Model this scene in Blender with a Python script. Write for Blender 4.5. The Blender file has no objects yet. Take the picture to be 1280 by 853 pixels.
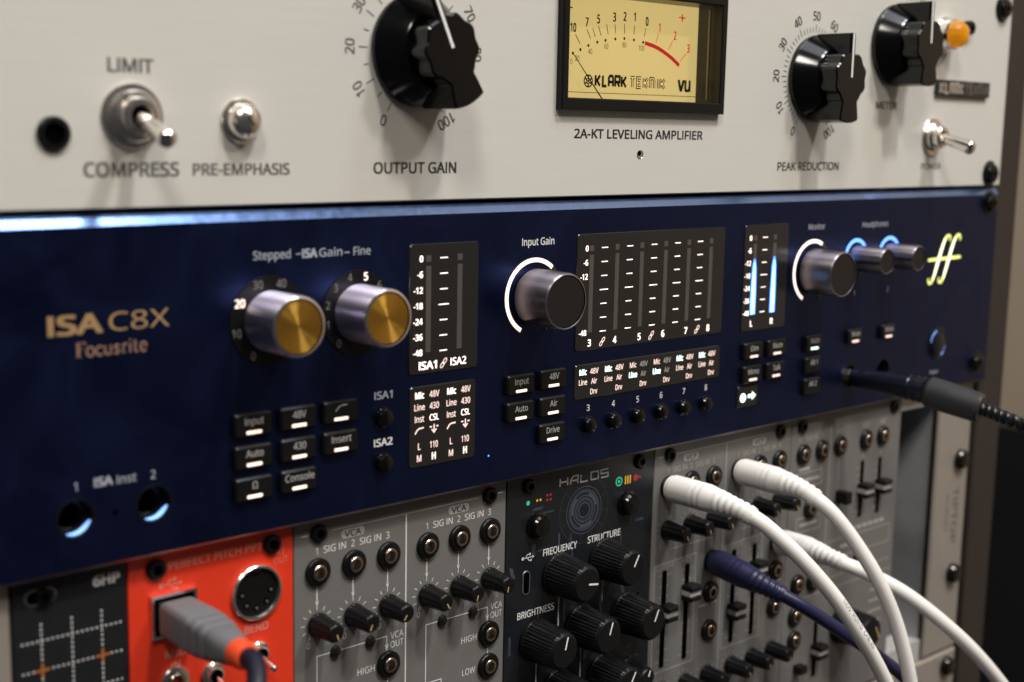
import bpy, bmesh, math, random
from mathutils import Vector, Matrix
random.seed(7)
S = 0.001                      # everything below is written in millimetres
sc = bpy.context.scene
col = sc.collection

# ------------------------------------------------------------------ camera
cam_d = bpy.data.cameras.new("camera"); cam = bpy.data.objects.new("camera", cam_d); col.objects.link(cam)
Rr = ((0.7469585600250448, -0.6646018359572435, 0.01890262541005197),
      (-0.08993904474359193, -0.12917169563494021, -0.9875351341989791),
      (0.6587593474370909, 0.7359477377428834, -0.15625955802830982))
cam_loc = Vector((-201.45, -312.11, 111.45)) * S
M = Matrix(((Rr[0][0], -Rr[1][0], -Rr[2][0]), (Rr[0][1], -Rr[1][1], -Rr[2][1]), (Rr[0][2], -Rr[1][2], -Rr[2][2]))).to_4x4()
M.translation = cam_loc
cam.matrix_world = M
cam_d.sensor_width = 36; cam_d.sensor_fit = 'HORIZONTAL'
cam_d.lens = 1681.3 / 1280 * 36
cam_d.clip_start = 0.01; cam_d.clip_end = 50
cam_d.dof.use_dof = True; cam_d.dof.focus_distance = 0.440; cam_d.dof.aperture_fstop = 8.8
cam_d.dof.aperture_blades = 7
sc.camera = cam
sc.view_settings.view_transform = 'Standard'; sc.view_settings.look = 'None'
sc.view_settings.exposure = 0; sc.view_settings.gamma = 1
sc.cycles.use_denoising = True
sc.cycles.max_bounces = 8
sc.cycles.blur_glossy = 0.3

# ------------------------------------------------------------------ light
w = bpy.data.worlds.new("World"); sc.world = w; w.use_nodes = True
w.node_tree.nodes["Background"].inputs[0].default_value = (0.85, 0.88, 1.0, 1)
w.node_tree.nodes["Background"].inputs[1].default_value = 0.035

def lamp(name, target, direction, dist, size, power, color, size_y=None):
    d = bpy.data.lights.new(name, 'AREA'); d.energy = power; d.color = color
    d.shape = 'RECTANGLE'; d.size = size; d.size_y = size_y or size
    o = bpy.data.objects.new(name, d); col.objects.link(o)
    t = Vector(target) * S; v = Vector(direction).normalized()
    o.location = t + v * dist
    o.rotation_euler = v.to_track_quat('Z', 'Y').to_euler()
    return o
CEN = (150, 0, 90)
lamp("ceiling_spot", CEN, (0.02, -.50, .86), 2.2, .16, 26.5, (1, .945, .86))
lamp("ceiling_spot", CEN, (.30, -.66, .68), 2.2, .18, 15.5, (1, .945, .86))
lamp("ceiling_spot", CEN, (-.50, -.48, .72), 2.2, .26, 19.5, (1, .945, .86), .50)
lamp("added_fill", CEN, (.12, -.42, .90), 2.4, 1.2, 15, (.90, .92, 1))  # added broad soft fill, also reflected in the metals; no such lamp seen
lamp("cool_tube", (0, 0, 89), (.35, -.37, .86), 1.6, .16, 4.2, (.66, .80, 1), .16)

# ------------------------------------------------------------------ materials
MATS = {}
def mat(name, c, rough=.5, metal=0., emit=None, es=0., spec=.5, coat=0., noise=.08, nscale=400, bump=0., stretch=None, aniso=0., smudge=0., trans=0., ior=1.45, rvar=.08):
    m = bpy.data.materials.new(name); m.use_nodes = True; MATS[name] = m
    nt = m.node_tree; b = nt.nodes['Principled BSDF']; L = nt.links.new
    b.inputs['Base Color'].default_value = (*c, 1); b.inputs['Roughness'].default_value = rough
    b.inputs['Metallic'].default_value = metal; b.inputs['Specular IOR Level'].default_value = spec
    b.inputs['Coat Weight'].default_value = coat; b.inputs['IOR'].default_value = ior
    b.inputs['Transmission Weight'].default_value = trans
    if emit:
        b.inputs['Emission Color'].default_value = (*emit, 1); b.inputs['Emission Strength'].default_value = es
    if trans: return m
    tc = nt.nodes.new('ShaderNodeTexCoord'); mp = nt.nodes.new('ShaderNodeMapping')
    if stretch: mp.inputs['Scale'].default_value = stretch
    L(tc.outputs['Object'], mp.inputs['Vector'])
    n = nt.nodes.new('ShaderNodeTexNoise'); n.inputs['Scale'].default_value = nscale; n.inputs['Detail'].default_value = 5
    L(mp.outputs[0], n.inputs['Vector'])
    if noise and not emit:
        mx = nt.nodes.new('ShaderNodeMix'); mx.data_type = 'RGBA'
        mx.inputs['A'].default_value = tuple(x * (1 - noise) for x in c) + (1,)
        mx.inputs['B'].default_value = tuple(min(1, x * (1 + noise)) for x in c) + (1,)
        L(n.outputs['Fac'], mx.inputs['Factor']); L(mx.outputs['Result'], b.inputs['Base Color'])
    mr = nt.nodes.new('ShaderNodeMapRange'); mr.inputs['To Min'].default_value = max(.02, rough - rvar); mr.inputs['To Max'].default_value = min(1, rough + rvar)
    L(n.outputs['Fac'], mr.inputs['Value']); ro = mr.outputs[0]
    if smudge:                       # handling marks: broad, soft changes of sheen
        n2 = nt.nodes.new('ShaderNodeTexNoise'); n2.inputs['Scale'].default_value = 38; n2.inputs['Detail'].default_value = 6; n2.inputs['Distortion'].default_value = 1.2
        L(tc.outputs['Object'], n2.inputs['Vector'])
        m2 = nt.nodes.new('ShaderNodeMapRange'); m2.inputs['From Min'].default_value = .3; m2.inputs['From Max'].default_value = .7; m2.inputs['To Min'].default_value = -smudge; m2.inputs['To Max'].default_value = smudge
        L(n2.outputs['Fac'], m2.inputs['Value']); ad = nt.nodes.new('ShaderNodeMath'); ad.operation = 'ADD'; L(ro, ad.inputs[0]); L(m2.outputs[0], ad.inputs[1]); ro = ad.outputs[0]
    L(ro, b.inputs['Roughness'])
    if bump:
        bp = nt.nodes.new('ShaderNodeBump'); bp.inputs['Strength'].default_value = bump; bp.inputs['Distance'].default_value = 0.0001
        L(n.outputs['Fac'], bp.inputs['Height']); L(bp.outputs[0], b.inputs['Normal'])
    if aniso:
        b.inputs['Anisotropic'].default_value = aniso; b.inputs['Anisotropic Rotation'].default_value = .25
        tg = nt.nodes.new('ShaderNodeTangent'); tg.direction_type = 'RADIAL'; tg.axis = 'Y'
        L(tg.outputs[0], b.inputs['Tangent'])
    return m

mat('cream_paint', (.610, .590, .538), .40, smudge=.07, bump=.06, noise=.04, nscale=260, stretch=(.15, 1, 2.2))
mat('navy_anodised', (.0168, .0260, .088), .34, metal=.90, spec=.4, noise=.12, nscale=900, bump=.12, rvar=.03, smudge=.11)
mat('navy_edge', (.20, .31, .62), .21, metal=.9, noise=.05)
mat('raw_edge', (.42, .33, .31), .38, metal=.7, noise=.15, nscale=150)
mat('grey_panel', (.158, .150, .143), .48, smudge=.06, noise=.06, nscale=700, bump=.05)
mat('red_panel', (.74, .042, .014), .42, noise=.05)
mat('black_panel', (.012, .0125, .014), .42, noise=.1)
mat('halo_panel', (.010, .0115, .015), .34, noise=.12)
mat('halo_grey', (.055, .066, .088), .45)
mat('halo_grey_dim', (.036, .043, .058), .45)
mat('black_gloss', (.0028, .0028, .003), .15, spec=.5, noise=.2, rvar=.03, nscale=120)
mat('black_plastic', (.0055, .0055, .006), .36, spec=.32, noise=.2)
mat('black_matte', (.012, .0115, .011), .6, noise=.2)
mat('key_rubber', (.0065, .0064, .0064), .36, spec=.35, noise=.15)
mat('void', (.0015, .0015, .0015), .9, spec=.0)
mat('chrome', (.90, .86, .81), .14, metal=1, noise=.05, rvar=.05, nscale=200)
mat('nickel', (.86, .80, .73), .21, metal=.96, noise=.08, rvar=.08)
mat('knob_metal', (.66, .61, .75), .42, metal=1, noise=.05, stretch=(1, 30, 1), aniso=.9)
mat('knob_dark', (.30, .27, .29), .38, metal=1, noise=.05, stretch=(1, 30, 1), aniso=.85)
mat('cap_dark', (.017, .0145, .0135), .42, noise=.1, metal=.3)
mat('gold_spun', (1.0, .56, .10), .30, metal=1, noise=.03, aniso=.92)
mat('rim_bright', (.92, .86, .90), .24, metal=1)
mat('print_black', (.02, .02, .02), .6)
mat('print_grey', (.10, .097, .09), .6)
mat('print_white', (.76, .75, .74), .6)
mat('print_dim', (.38, .37, .36), .6)
mat('print_faint', (.20, .195, .19), .6)
mat('print_gold', (.42, .27, .13), .45, metal=.2)
mat('print_copper', (.34, .20, .15), .45, metal=.2)
mat('print_silver', (.36, .38, .44), .5)
mat('print_orange', (.35, .12, .03), .6)
mat('print_red', (.62, .03, .03), .55)
mat('dial_red', (.70, .02, .02), .5, emit=(.85, .03, .03), es=.38)
mat('bezel_inner', (.016, .016, .017), .35, noise=.2)
mat('print_redlight', (.70, .20, .15), .55)
mat('white_line', (.85, .85, .84), .4)
mat('dial_card', (.84, .63, .27), .6, emit=(1, .775, .29), es=.54)
mat('smoked_glass', (.0150, .0142, .0142), .20, spec=.6, noise=.1, rvar=.03, nscale=60)
mat('bar_unlit', (.080, .075, .064), .35)
def clear_mat(name):
    m = bpy.data.materials.new(name); m.use_nodes = True; MATS[name] = m; nt = m.node_tree
    nt.nodes.remove(nt.nodes['Principled BSDF']); o = nt.nodes['Material Output']
    t = nt.nodes.new('ShaderNodeBsdfTransparent'); g = nt.nodes.new('ShaderNodeBsdfGlossy'); g.inputs['Roughness'].default_value = .04
    f = nt.nodes.new('ShaderNodeFresnel'); f.inputs['IOR'].default_value = 1.35; x = nt.nodes.new('ShaderNodeMixShader')
    nt.links.new(f.outputs[0], x.inputs[0]); nt.links.new(t.outputs[0], x.inputs[1]); nt.links.new(g.outputs[0], x.inputs[2]); nt.links.new(x.outputs[0], o.inputs['Surface'])
clear_mat('glass_clear')
mat('amber', (1.0, .42, .012), .05, emit=(1, .40, .01), es=.22, trans=.7, ior=1.5)
mat('lit_white', (.9, .85, .8), .5, emit=(1, .80, .74), es=1.6)
mat('lit_warm', (.9, .8, .7), .5, emit=(1, .74, .60), es=1.08)
mat('lit_soft', (.6, .5, .45), .5, emit=(1, .72, .62), es=.95)
mat('lit_dim', (.3, .28, .26), .5, emit=(1, .85, .78), es=.14)
mat('lit_teal', (.8, .9, .9), .5, emit=(.72, 1, .93), es=1.7)
mat('lit_blue', (.1, .3, .9), .5, emit=(.06, .22, 1), es=2.2)
mat('lit_cyan', (.3, .6, .9), .5, emit=(.36, .74, 1), es=2.2)
mat('ring_blue', (.1, .4, .9), .5, emit=(.12, .25, 1), es=2.3)
mat('ring_white', (.9, .85, .8), .5, emit=(1, .75, .67), es=1.25)
mat('ring_unlit', (.03, .028, .028), .35)
mat('jack_glow', (.2, .4, .9), .5, emit=(.24, .46, 1), es=1.5)
mat('logo_lit', (.8, .8, .2), .5, emit=(.84, .88, .26), es=1.0)
mat('logo_core', (.9, .9, .5), .5, emit=(.97, 1, .80), es=1.7)
mat('led_green', (.02, .4, .2), .5, emit=(.05, .75, .38), es=.30)
mat('led_amber', (.5, .3, .02), .5, emit=(.9, .5, .04), es=.35)
mat('led_red', (.35, .02, .03), .5, emit=(.7, .04, .06), es=.10)
mat('led_off', (.015, .013, .012), .3)
mat('cable_white', (.88, .85, .81), .42, noise=.03, nscale=150)
mat('cable_navy', (.020, .021, .066), .40, noise=.1)
mat('cable_black', (.010, .010, .012), .25, noise=.15)
mat('plug_grey', (.155, .155, .16), .5, noise=.06)
mat('plug_black', (.010, .012, .022), .24, metal=.4, spec=.6)
mat('strain_grey', (.030, .030, .032), .45)
mat('strain_orange', (.85, .085, .022), .45, noise=.05)
mat('usb_cord', (.011, .011, .022), .45)
mat('jack_metal', (.50, .41, .34), .24, metal=1, noise=.08)
mat('steel', (.30, .29, .28), .38, metal=.8, noise=.15)
mat('case_side', (.42, .425, .44), .5, metal=.15, noise=.25, nscale=60)
mat('ear_metal', (.36, .315, .275), .45, metal=.35, noise=.06, nscale=90)
mat('post_brown', (.029, .021, .017), .55, noise=.25, nscale=60, stretch=(1, 1, .2))
mat('wall_beige', (.52, .41, .30), .8, noise=.1, nscale=6)
mat('far_black', (.008, .008, .009), .6, noise=.2)
mat('badge', (.05, .047, .046), .42, metal=.6, noise=.2)
mat('badge_text', (.75, .71, .68), .35, metal=.8)
mat('brass_pointer', (.55, .36, .15), .4)
mat('rail_alu', (.55, .54, .53), .4, metal=.3, noise=.1)
mat('fader_cap', (.42, .39, .37), .45)

# ------------------------------------------------------------------ mesh builder (world millimetres)
_TXT = {}
import os
try:                                   # Blender's own bundled sans; the built-in font is the fallback
    FONT = bpy.data.fonts.load(os.path.join(bpy.utils.system_resource('DATAFILES', path='fonts'), 'NotoSansMath-Regular.woff2'))
except Exception:
    FONT = None
def glyphs(s, bold=0):
    k = s
    if k not in _TXT:
        cu = bpy.data.curves.new('t', 'FONT'); cu.body = s.replace('I', 'l') if FONT else s; cu.size = 1; cu.resolution_u = 3
        cu.fill_mode = 'BOTH'
        if FONT: cu.font = FONT
        ob = bpy.data.objects.new('t', cu)
        me = bpy.data.meshes.new_from_object(ob)
        top = CAPH if ('I' in s and FONT) else 9      # a plain upright I without slabs
        _TXT[k] = ([(v.co.x, min(v.co.y, top)) for v in me.vertices], [tuple(p.vertices) for p in me.polygons])
        bpy.data.objects.remove(ob); bpy.data.curves.remove(cu); bpy.data.meshes.remove(me)
    return _TXT[k]
CAPH = None
def caph():
    global CAPH
    if CAPH is None:
        v, f = glyphs('H', 0.); CAPH = max(y for x, y in v)
    return CAPH

caph()
class Sheet:
    """every printed word of a faceplate becomes a small piece of lettering under it"""
    def __init__(s, parent): s.p = parent
    def text(s, *a, **k): MB().text(*a, **k).build('lettering', s.p, (a[1], a[4], a[2]), flat=True)
    def rect(s, *a): MB().rect(*a).build('print_or_hole_mark', s.p, flat=True)
    def disc(s, *a): MB().disc(*a).build('print_or_hole_mark', s.p, flat=True)
class MB:
    def __init__(s): s.v = []; s.f = []; s.m = []
    def add(s, vs, fs, m):
        o = len(s.v); s.v += vs; s.f += [tuple(i + o for i in f) for f in fs]; s.m += [m] * len(fs); return s
    def lathe(s, prof, cx, cz, y0, m, n=40, rfun=None, mats=None):
        """prof: (radius, height towards the viewer) pairs"""
        vs = []; fs = []; ms = []
        for r, h in prof:
            for i in range(n):
                a = 2 * math.pi * i / n; rr = r * (rfun(a, h) if rfun else 1)
                vs.append((cx + rr * math.sin(a), y0 - h, cz + rr * math.cos(a)))
        for j in range(len(prof) - 1):
            for i in range(n):
                fs.append((j * n + i, j * n + (i + 1) % n, (j + 1) * n + (i + 1) % n, (j + 1) * n + i)); ms.append(mats[j] if mats else m)
        o = len(s.v); s.v += vs; s.f += [tuple(i + o for i in f) for f in fs]; s.m += ms
        return s
    def disc(s, cx, cz, r, y, m, n=32): 
        return s.add([(cx + r * math.sin(2 * math.pi * i / n), y, cz + r * math.cos(2 * math.pi * i / n)) for i in range(n)], [tuple(range(n))], m)
    def prism(s, out, y0, y1, m, ch=0., mch=None, back=True):
        n = len(out)
        def inset(d):
            res = []
            for i in range(n):
                p, q, r = Vector(out[i - 1]), Vector(out[i]), Vector(out[(i + 1) % n])
                e1 = (q - p).normalized(); e2 = (r - q).normalized()
                n1 = Vector((e1.y, -e1.x)); n2 = Vector((e2.y, -e2.x)); nn = (n1 + n2)
                nn = nn / max(.3, nn.length_squared) * 2
                res.append((q.x - nn.x * d, q.y - nn.y * d))
            return res
        area = sum(out[i - 1][0] * out[i][1] - out[i][0] * out[i - 1][1] for i in range(n))
        sg = 1 if area > 0 else -1
        rings = [(out, y0)]
        if ch: rings += [(out, y1 + ch), (inset(ch * sg), y1)]
        else: rings += [(out, y1)]
        vs = []; fs = []; ms = []
        for ring, y in rings: vs += [(x, y, z) for x, z in ring]
        for j in range(len(rings) - 1):
            for i in range(n):
                fs.append((j * n + i, j * n + (i + 1) % n, (j + 1) * n + (i + 1) % n, (j + 1) * n + i)); ms.append(mch if (mch and j == 1) else m)
        k = len(rings) - 1
        fs.append(tuple(range(k * n, (k + 1) * n))); ms.append(m)
        if back: fs.append(tuple(reversed(range(n)))); ms.append(m)
        o = len(s.v); s.v += vs; s.f += [tuple(i + o for i in f) for f in fs]; s.m += ms
        return s
    def box(s, x0, x1, y0, y1, z0, z1, m):
        vs = [(x, y, z) for x in (x0, x1) for y in (y0, y1) for z in (z0, z1)]
        return s.add(vs, [(0, 1, 3, 2), (4, 6, 7, 5), (0, 4, 5, 1), (2, 3, 7, 6), (0, 2, 6, 4), (1, 5, 7, 3)], m)
    def rect(s, x0, x1, z0, z1, y, m):
        return s.add([(x0, y, z0), (x1, y, z0), (x1, y, z1), (x0, y, z1)], [(0, 1, 2, 3)], m)
    def stroke(s, pts, wd, y, m, closed=False):
        n = len(pts); L = []; R = []
        for i in range(n):
            q = Vector(pts[i])
            p = Vector(pts[i - 1]) if (i or closed) else None
            r = Vector(pts[(i + 1) % n]) if (i < n - 1 or closed) else None
            e1 = (q - p).normalized() if p is not None else None; e2 = (r - q).normalized() if r is not None else None
            e1 = e1 or e2; e2 = e2 or e1
            n1 = Vector((-e1.y, e1.x)); n2 = Vector((-e2.y, e2.x)); nn = n1 + n2
            nn = nn / max(.5, nn.length_squared) * 2
            ww = (wd[i] if isinstance(wd, (list, tuple)) else wd) / 2
            L.append((q.x + nn.x * ww, y, q.y + nn.y * ww)); R.append((q.x - nn.x * ww, y, q.y - nn.y * ww))
        fs = [(i, (i + 1) % n, n + (i + 1) % n, n + i) for i in range(n if closed else n - 1)]
        return s.add(L + R, fs, m)
    def arc(s, cx, cz, r0, r1, a0, a1, y, m, n=24, h=0):
        """clockwise angles in degrees from straight up"""
        aa = [math.radians(a0 + (a1 - a0) * i / n) for i in range(n + 1)]
        inn = [(cx + r0 * math.sin(a), cz + r0 * math.cos(a)) for a in aa]; out = [(cx + r1 * math.sin(a), cz + r1 * math.cos(a)) for a in aa]
        if h: return s.prism(inn + out[::-1], y, y - h, m) if False else s._band(inn, out, y, y - h, m)
        return s.add([(x, y, z) for x, z in inn + out], [(i, i + 1, n + 2 + i, n + 1 + i) for i in range(n)], m)
    def _band(s, A, B, y0, y1, m):
        n = len(A); vs = [(x, y, z) for y in (y0, y1) for x, z in A + B]
        fs = []
        for i in range(n - 1):
            a, b, c, d = i, i + 1, n + i + 1, n + i; k = 2 * n
            fs += [(a + k, b + k, c + k, d + k), (a, b, b + k, a + k), (d, c, c + k, d + k)]
        fs += [(0, n, 3 * n, 2 * n), (n - 1, 2 * n - 1, 4 * n - 1, 3 * n - 1)]
        return s.add(vs, fs, m)
    def text(s, t, cx, cz, h, y, m, wd=None, bold=0., align='C', rot=0., cond=.90):
        """cap height h, centred on (cx, cz); wd fits the width exactly"""
        v, f = glyphs(t, bold)
        if not v: return s
        k = h / caph(); x0 = min(p[0] for p in v); x1 = max(p[0] for p in v)
        kx = wd / (x1 - x0) if wd else k * cond
        W = (x1 - x0) * kx; ox = {'C': -W / 2, 'L': 0, 'R': -W}[align]
        c, sn = math.cos(math.radians(rot)), math.sin(math.radians(rot)); e = bold * k * 1.0
        # heavier letters: the same outline laid down again a hair to each side
        for q_, (dx, dz) in enumerate(((0, 0),) if not bold else ((-e, -e * .6), (e, e * .6), (-e, e * .6), (e, -e * .6))):
            vs = []
            for x, z in v:
                u = (x - x0) * kx + ox + dx; q = z * k - h / 2 + dz
                vs.append((cx + u * c + q * sn, y - .008 * q_, cz - u * sn + q * c))
            s.add(vs, f, m)
        return s
    def tube(s, pts, rad, m, n=16, cap=True):
        """pts (x,y,z); rad constant or list"""
        P = [Vector(p) for p in pts]; k = len(P); vs = []; fs = []
        T = [(P[min(i + 1, k - 1)] - P[max(i - 1, 0)]).normalized() for i in range(k)]
        up = Vector((0, 0, 1)) if abs(T[0].z) < .9 else Vector((1, 0, 0))
        N = (up - T[0] * up.dot(T[0])).normalized()
        for i in range(k):
            N = (N - T[i] * N.dot(T[i])).normalized(); B = T[i].cross(N)
            r = rad[i] if isinstance(rad, (list, tuple)) else rad
            for j in range(n):
                a = 2 * math.pi * j / n; q = P[i] + (N * math.cos(a) + B * math.sin(a)) * r; vs.append(tuple(q))
        for i in range(k - 1):
            for j in range(n): fs.append((i * n + j, i * n + (j + 1) % n, (i + 1) * n + (j + 1) % n, (i + 1) * n + j))
        if cap: fs += [tuple(reversed(range(n))), tuple(range((k - 1) * n, k * n))]
        return s.add(vs, fs, m)
    def build(s, name, parent=None, origin=None, flat=False, label=None, ang=32):
        base = Vector(ORG.get(parent.name, (0, 0, 0))) if parent else Vector((0, 0, 0))
        if origin is None: origin = base
        o = Vector(origin); me = bpy.data.meshes.new(name)
        me.from_pydata([tuple((Vector(v) - o) * S) for v in s.v], [], s.f)
        names = []
        for m in s.m:
            if m not in names: names.append(m)
        for m in names: me.materials.append(MATS[m])
        idx = {m: i for i, m in enumerate(names)}
        me.polygons.foreach_set('material_index', [idx[m] for m in s.m])
        if not flat:
            bm = bmesh.new(); bm.from_mesh(me); bmesh.ops.recalc_face_normals(bm, faces=bm.faces); bm.to_mesh(me); bm.free()
            me.polygons.foreach_set('use_smooth', [True] * len(me.polygons)); me.set_sharp_from_angle(angle=math.radians(ang))
        me.update()
        ob = bpy.data.objects.new(name, me); col.objects.link(ob)
        ob.location = (o - base) * S
        if parent: ob.parent = parent
        ORG[ob.name] = tuple(o)
        if label: ob['label'] = label
        return ob
ORG = {}
def thing(name, label, cat, loc, group=None):
    o = bpy.data.objects.new(name, None); col.objects.link(o); o.empty_display_size = .02
    o.location = Vector(loc) * S; o['label'] = label; o['category'] = cat
    if group: o['group'] = group
    ORG[o.name] = tuple(loc); return o
def rrect(cx, cz, wd, h, r, n=5):
    pts = []
    for (sx, sz, a0) in ((1, 1, 0), (-1, 1, 90), (-1, -1, 180), (1, -1, 270)):
        for i in range(n + 1):
            a = math.radians(a0 + 90 * i / n)
            pts.append((cx + sx * (wd / 2 - r) + r * math.cos(a), cz + sz * (h / 2 - r) + r * math.sin(a)))
    return pts
def smooth(pts, k=6):
    P = [Vector(p) for p in pts]; out = []
    for i in range(len(P) - 1):
        a, b, c, d = P[max(i - 1, 0)], P[i], P[i + 1], P[min(i + 2, len(P) - 1)]
        for j in range(k):
            t = j / k
            out.append(.5 * ((2 * b) + (c - a) * t + (2 * a - 5 * b + 4 * c - d) * t * t + (3 * b - 3 * c + d - a) * t ** 3))
    out.append(P[-1]); return out
E_ = .06    # how far print stands proud of its panel

def rack_screw(parent, x, z, y, r=4.6, h=3.2):
    b = MB(); b.lathe([(r * 1.25, 0), (r * 1.25, .5), (r, .7), (r, h * .45), (r * .86, h * .8), (r * .55, h), (0, h)], x, z, y, 'black_gloss', 28)
    b.box(x - r * .5, x + r * .5, y - h - .02, y - h + .3, z - .5, z + .5, 'void')
    b.box(x - .5, x + .5, y - h - .04, y - h + .3, z - r * .5, z + r * .5, 'void')
    return b.build('rack_screw', parent, (x, y, z))

# ================================================================== LARGE STRUCTURE
wl = MB().box(1500, 1560, -2500, 3500, -1500, 2500, 'wall_beige').build('wall'); wl['label'] = 'plain beige wall far behind the right side of the rack'; wl['category'] = 'wall'

post = thing('rack_post', 'dark brown vertical rack post right of the mounted units', 'rack post', (386, 3, -420))
b = MB(); b.prism([(374.6, -420), (397, -420), (397, 420), (374.6, 420)], 60, 3.2, 'post_brown', .8); b.build('upright', post)
b = MB(); b.prism([(345, -420), (374.3, -420), (374.3, 420), (345, 420)], 8.6, 6.2, 'post_brown', .3)
b.build('mounting_flange', post)
cab = thing('equipment_cabinet', 'black cabinet right of the rack, low in the picture', 'cabinet', (1050, 300, -600))
b = MB(); b.prism([(940, -700), (1380, -700), (1380, -290), (1130, -285), (1010, -200), (985, -150), (940, -150)], 560, 120, 'far_black', 8); b.build('body', cab)
b = MB(); b.box(942, 1378, 118.5, 119.6, -352, -348, 'steel'); b.build('trim_strip', cab)

# ================================================================== LEVELING AMPLIFIER (cream, 3U)
Z0, Z1, XL, XR = 90.0, 222.6, -109.2, 373.4
amp = thing('leveling_amplifier', 'cream rack amplifier with black pointer knobs and a yellow needle meter, topmost unit', 'amplifier', (132, 0, Z0))
b = MB(); o4 = ((XL, Z0), (XR, Z0), (XR, Z1), (XL, Z1)); c4 = ((XL + .35, Z0 + .35), (XR - .35, Z0 + .35), (XR - .35, Z1 - .35), (XL + .35, Z1 - .35)); h4 = ((97.0, 120.8), (171.6, 120.8), (171.6, 155.2), (97.0, 155.2))
vs = [(x, yy, z) for P_, yy in ((o4, 3.0), (o4, .35), (c4, 0), (h4, 0), (h4, 3.0)) for x, z in P_]
b.add(vs, [(j * 4 + i, j * 4 + (i + 1) % 4, ((j + 1) % 5) * 4 + (i + 1) % 4, ((j + 1) % 5) * 4 + i) for j in range(5) for i in range(4)], 'cream_paint')
face = b.build('faceplate', amp)
b = MB(); b.box(-85, 340, 12, 200, Z0 + 1.5, Z1 - 1.5, 'black_matte'); b.build('chassis', amp)
Lg = Sheet(face); y = -E_
Lg.text('LIMIT', -48.7, 124.8, 3.3, y, 'print_grey', 11.8, .022)
Lg.text('COMPRESS', -48.9, 99.6, 3.4, y, 'print_grey', 25.0, .022)
Lg.text('PRE-EMPHASIS', -18, 99.5, 2.9, y, 'print_grey', 28.6, .02)
Lg.text('OUTPUT GAIN', 39.2, 99.6, 3.1, y, 'print_black', 30, .018)
Lg.text('2A-KT LEVELING AMPLIFIER', 134.3, 110.2, 2.85, y, 'print_black', 62.6, .02)
Lg.text('PEAK REDUCTION', 228.6, 99.2, 3.0, y, 'print_black', 38.6, .016)
Lg.text('METER', 278.8, 123.4, 2.8, y, 'print_black', 14.8, .018)
Lg.text('POWER', 314.9, 98.8, 2.5, y, 'print_grey', 15.2, .014)
Lg.text('OUTPUT', 295.5, 167.2, 2.5, y, 'print_black', 15, .006)
Lg.text('+4', 307.8, 165.2, 2.4, y, 'print_grey', 4.6, .006)
for cx, cz, rot, num, dz in ((38.9, 132.9, 0, 22.9, 3.1), (228.8, 132.3, 0, 23.0, 3.3)):
    Wd, Lg = Lg, MB()
    for k in range(11):
        a = 210 + 30 * k
        Lg.text(str(10 * k), cx + num * math.sin(math.radians(a)), cz + num * math.cos(math.radians(a)), dz, y, 'print_grey' if cx < 100 else 'print_black', None, .012, rot=(a if k not in (0, 10) else (a - 180 if k == 0 else a - 0)), cond=.9) if k not in (0,) else Lg.text('0', cx - 11.4, cz - 19.9, dz, y, 'print_grey' if cx < 100 else 'print_black', None, .012, rot=20, cond=.9)
    steps = 50 if cx > 100 else 20
    for k in range(steps + 1):
        a = math.radians(210 + 300 * k / steps); big = k % (steps // 10) == 0
        r0, r1 = (17.0, 20.0 if big else 18.9)
        Lg.stroke([(cx + r0 * math.sin(a), cz + r0 * math.cos(a)), (cx + r1 * math.sin(a), cz + r1 * math.cos(a))], .32 if cx > 100 else .34, y, 'print_black' if cx > 100 else 'print_grey')
    Lg.build('dial_scale', face, (cx, y, cz), flat=True); Lg = Wd
Lg.disc(134.15, 103.4, 1.3, y, 'ear_metal', 20); Lg.disc(133.75, 103.85, .85, y - .02, 'void', 20)  # hole painted flat: pale disc for its lit bottom, offset dark disc for shade
# chrome rim round the little trim hole
b = MB(); b.lathe([(1.3, 0), (1.55, .12), (1.3, .2), (1.15, .1)], 134, 103.6, 0, 'chrome', 24); b.build('trim_hole', amp, (134, 0, 103.6))
# socket left of the big toggle
b = MB(); b.lathe([(4.1, 0), (4.1, .9), (3.7, 1.25), (2.6, 1.3), (2.3, .2), (0, .1)], -68.8, 108.2, 0, 'black_plastic', 36, mats=['black_plastic'] * 3 + ['void', 'void']); b.build('trim_socket', amp, (-68.8, 0, 108.2))

def pointer_knob(cx, cz, ang):
    h = 17.0
    k = MB()
    k.lathe([(15.7, 0), (16.0, .6), (16.0, 1.9), (15.4, 2.6), (11.6, 8.9), (10.9, 9.6), (0, 9.9)], cx, cz, 0, 'black_gloss', 72)
    out = []; n = 240
    for i in range(n):
        t = -179.3 + 360 * i / n; a = abs(t)
        hub = 9.5 + .40 * math.cos(math.radians(a * 9 + 60)); r = hub
        if a < 60: r = max(r, min(16.3, 1.7 / max(1e-3, math.sin(math.radians(a)))))
        if a > 120: r = max(r, min(16.5, (4.4 + 1.5 * min(1, max(0, (a - 150) / 10))) / max(1e-3, math.sin(math.radians(180 - a)))))
        tt = math.radians(t + ang); out.append((cx + r * math.sin(tt), cz + r * math.cos(tt)))
    k.prism(out, -1.9, -h, 'black_gloss', .55)
    kn = k.build('knob', amp, (cx, 0, cz), ang=26)
    tt = math.radians(ang)
    p = MB(); p.stroke([(cx + r * math.sin(tt), cz + r * math.cos(tt)) for r in (.2, 16.0)], .95, -h - .08, 'white_line')
    p.add([(cx + 16.38 * math.sin(tt) + s_ * .45 * math.cos(tt), yy, cz + 16.38 * math.cos(tt) - s_ * .45 * math.sin(tt)) for s_, yy in ((-1, -h + .4), (1, -h + .4), (1, -2.4), (-1, -2.4))], [(0, 1, 2, 3)], 'white_line') if False else None
    p.build('pointer_line', kn, flat=True)
    return kn
pointer_knob(38.9, 132.9, -25); pointer_knob(228.8, 132.2, 0); pointer_knob(281.2, 147.4, -2)

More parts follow.
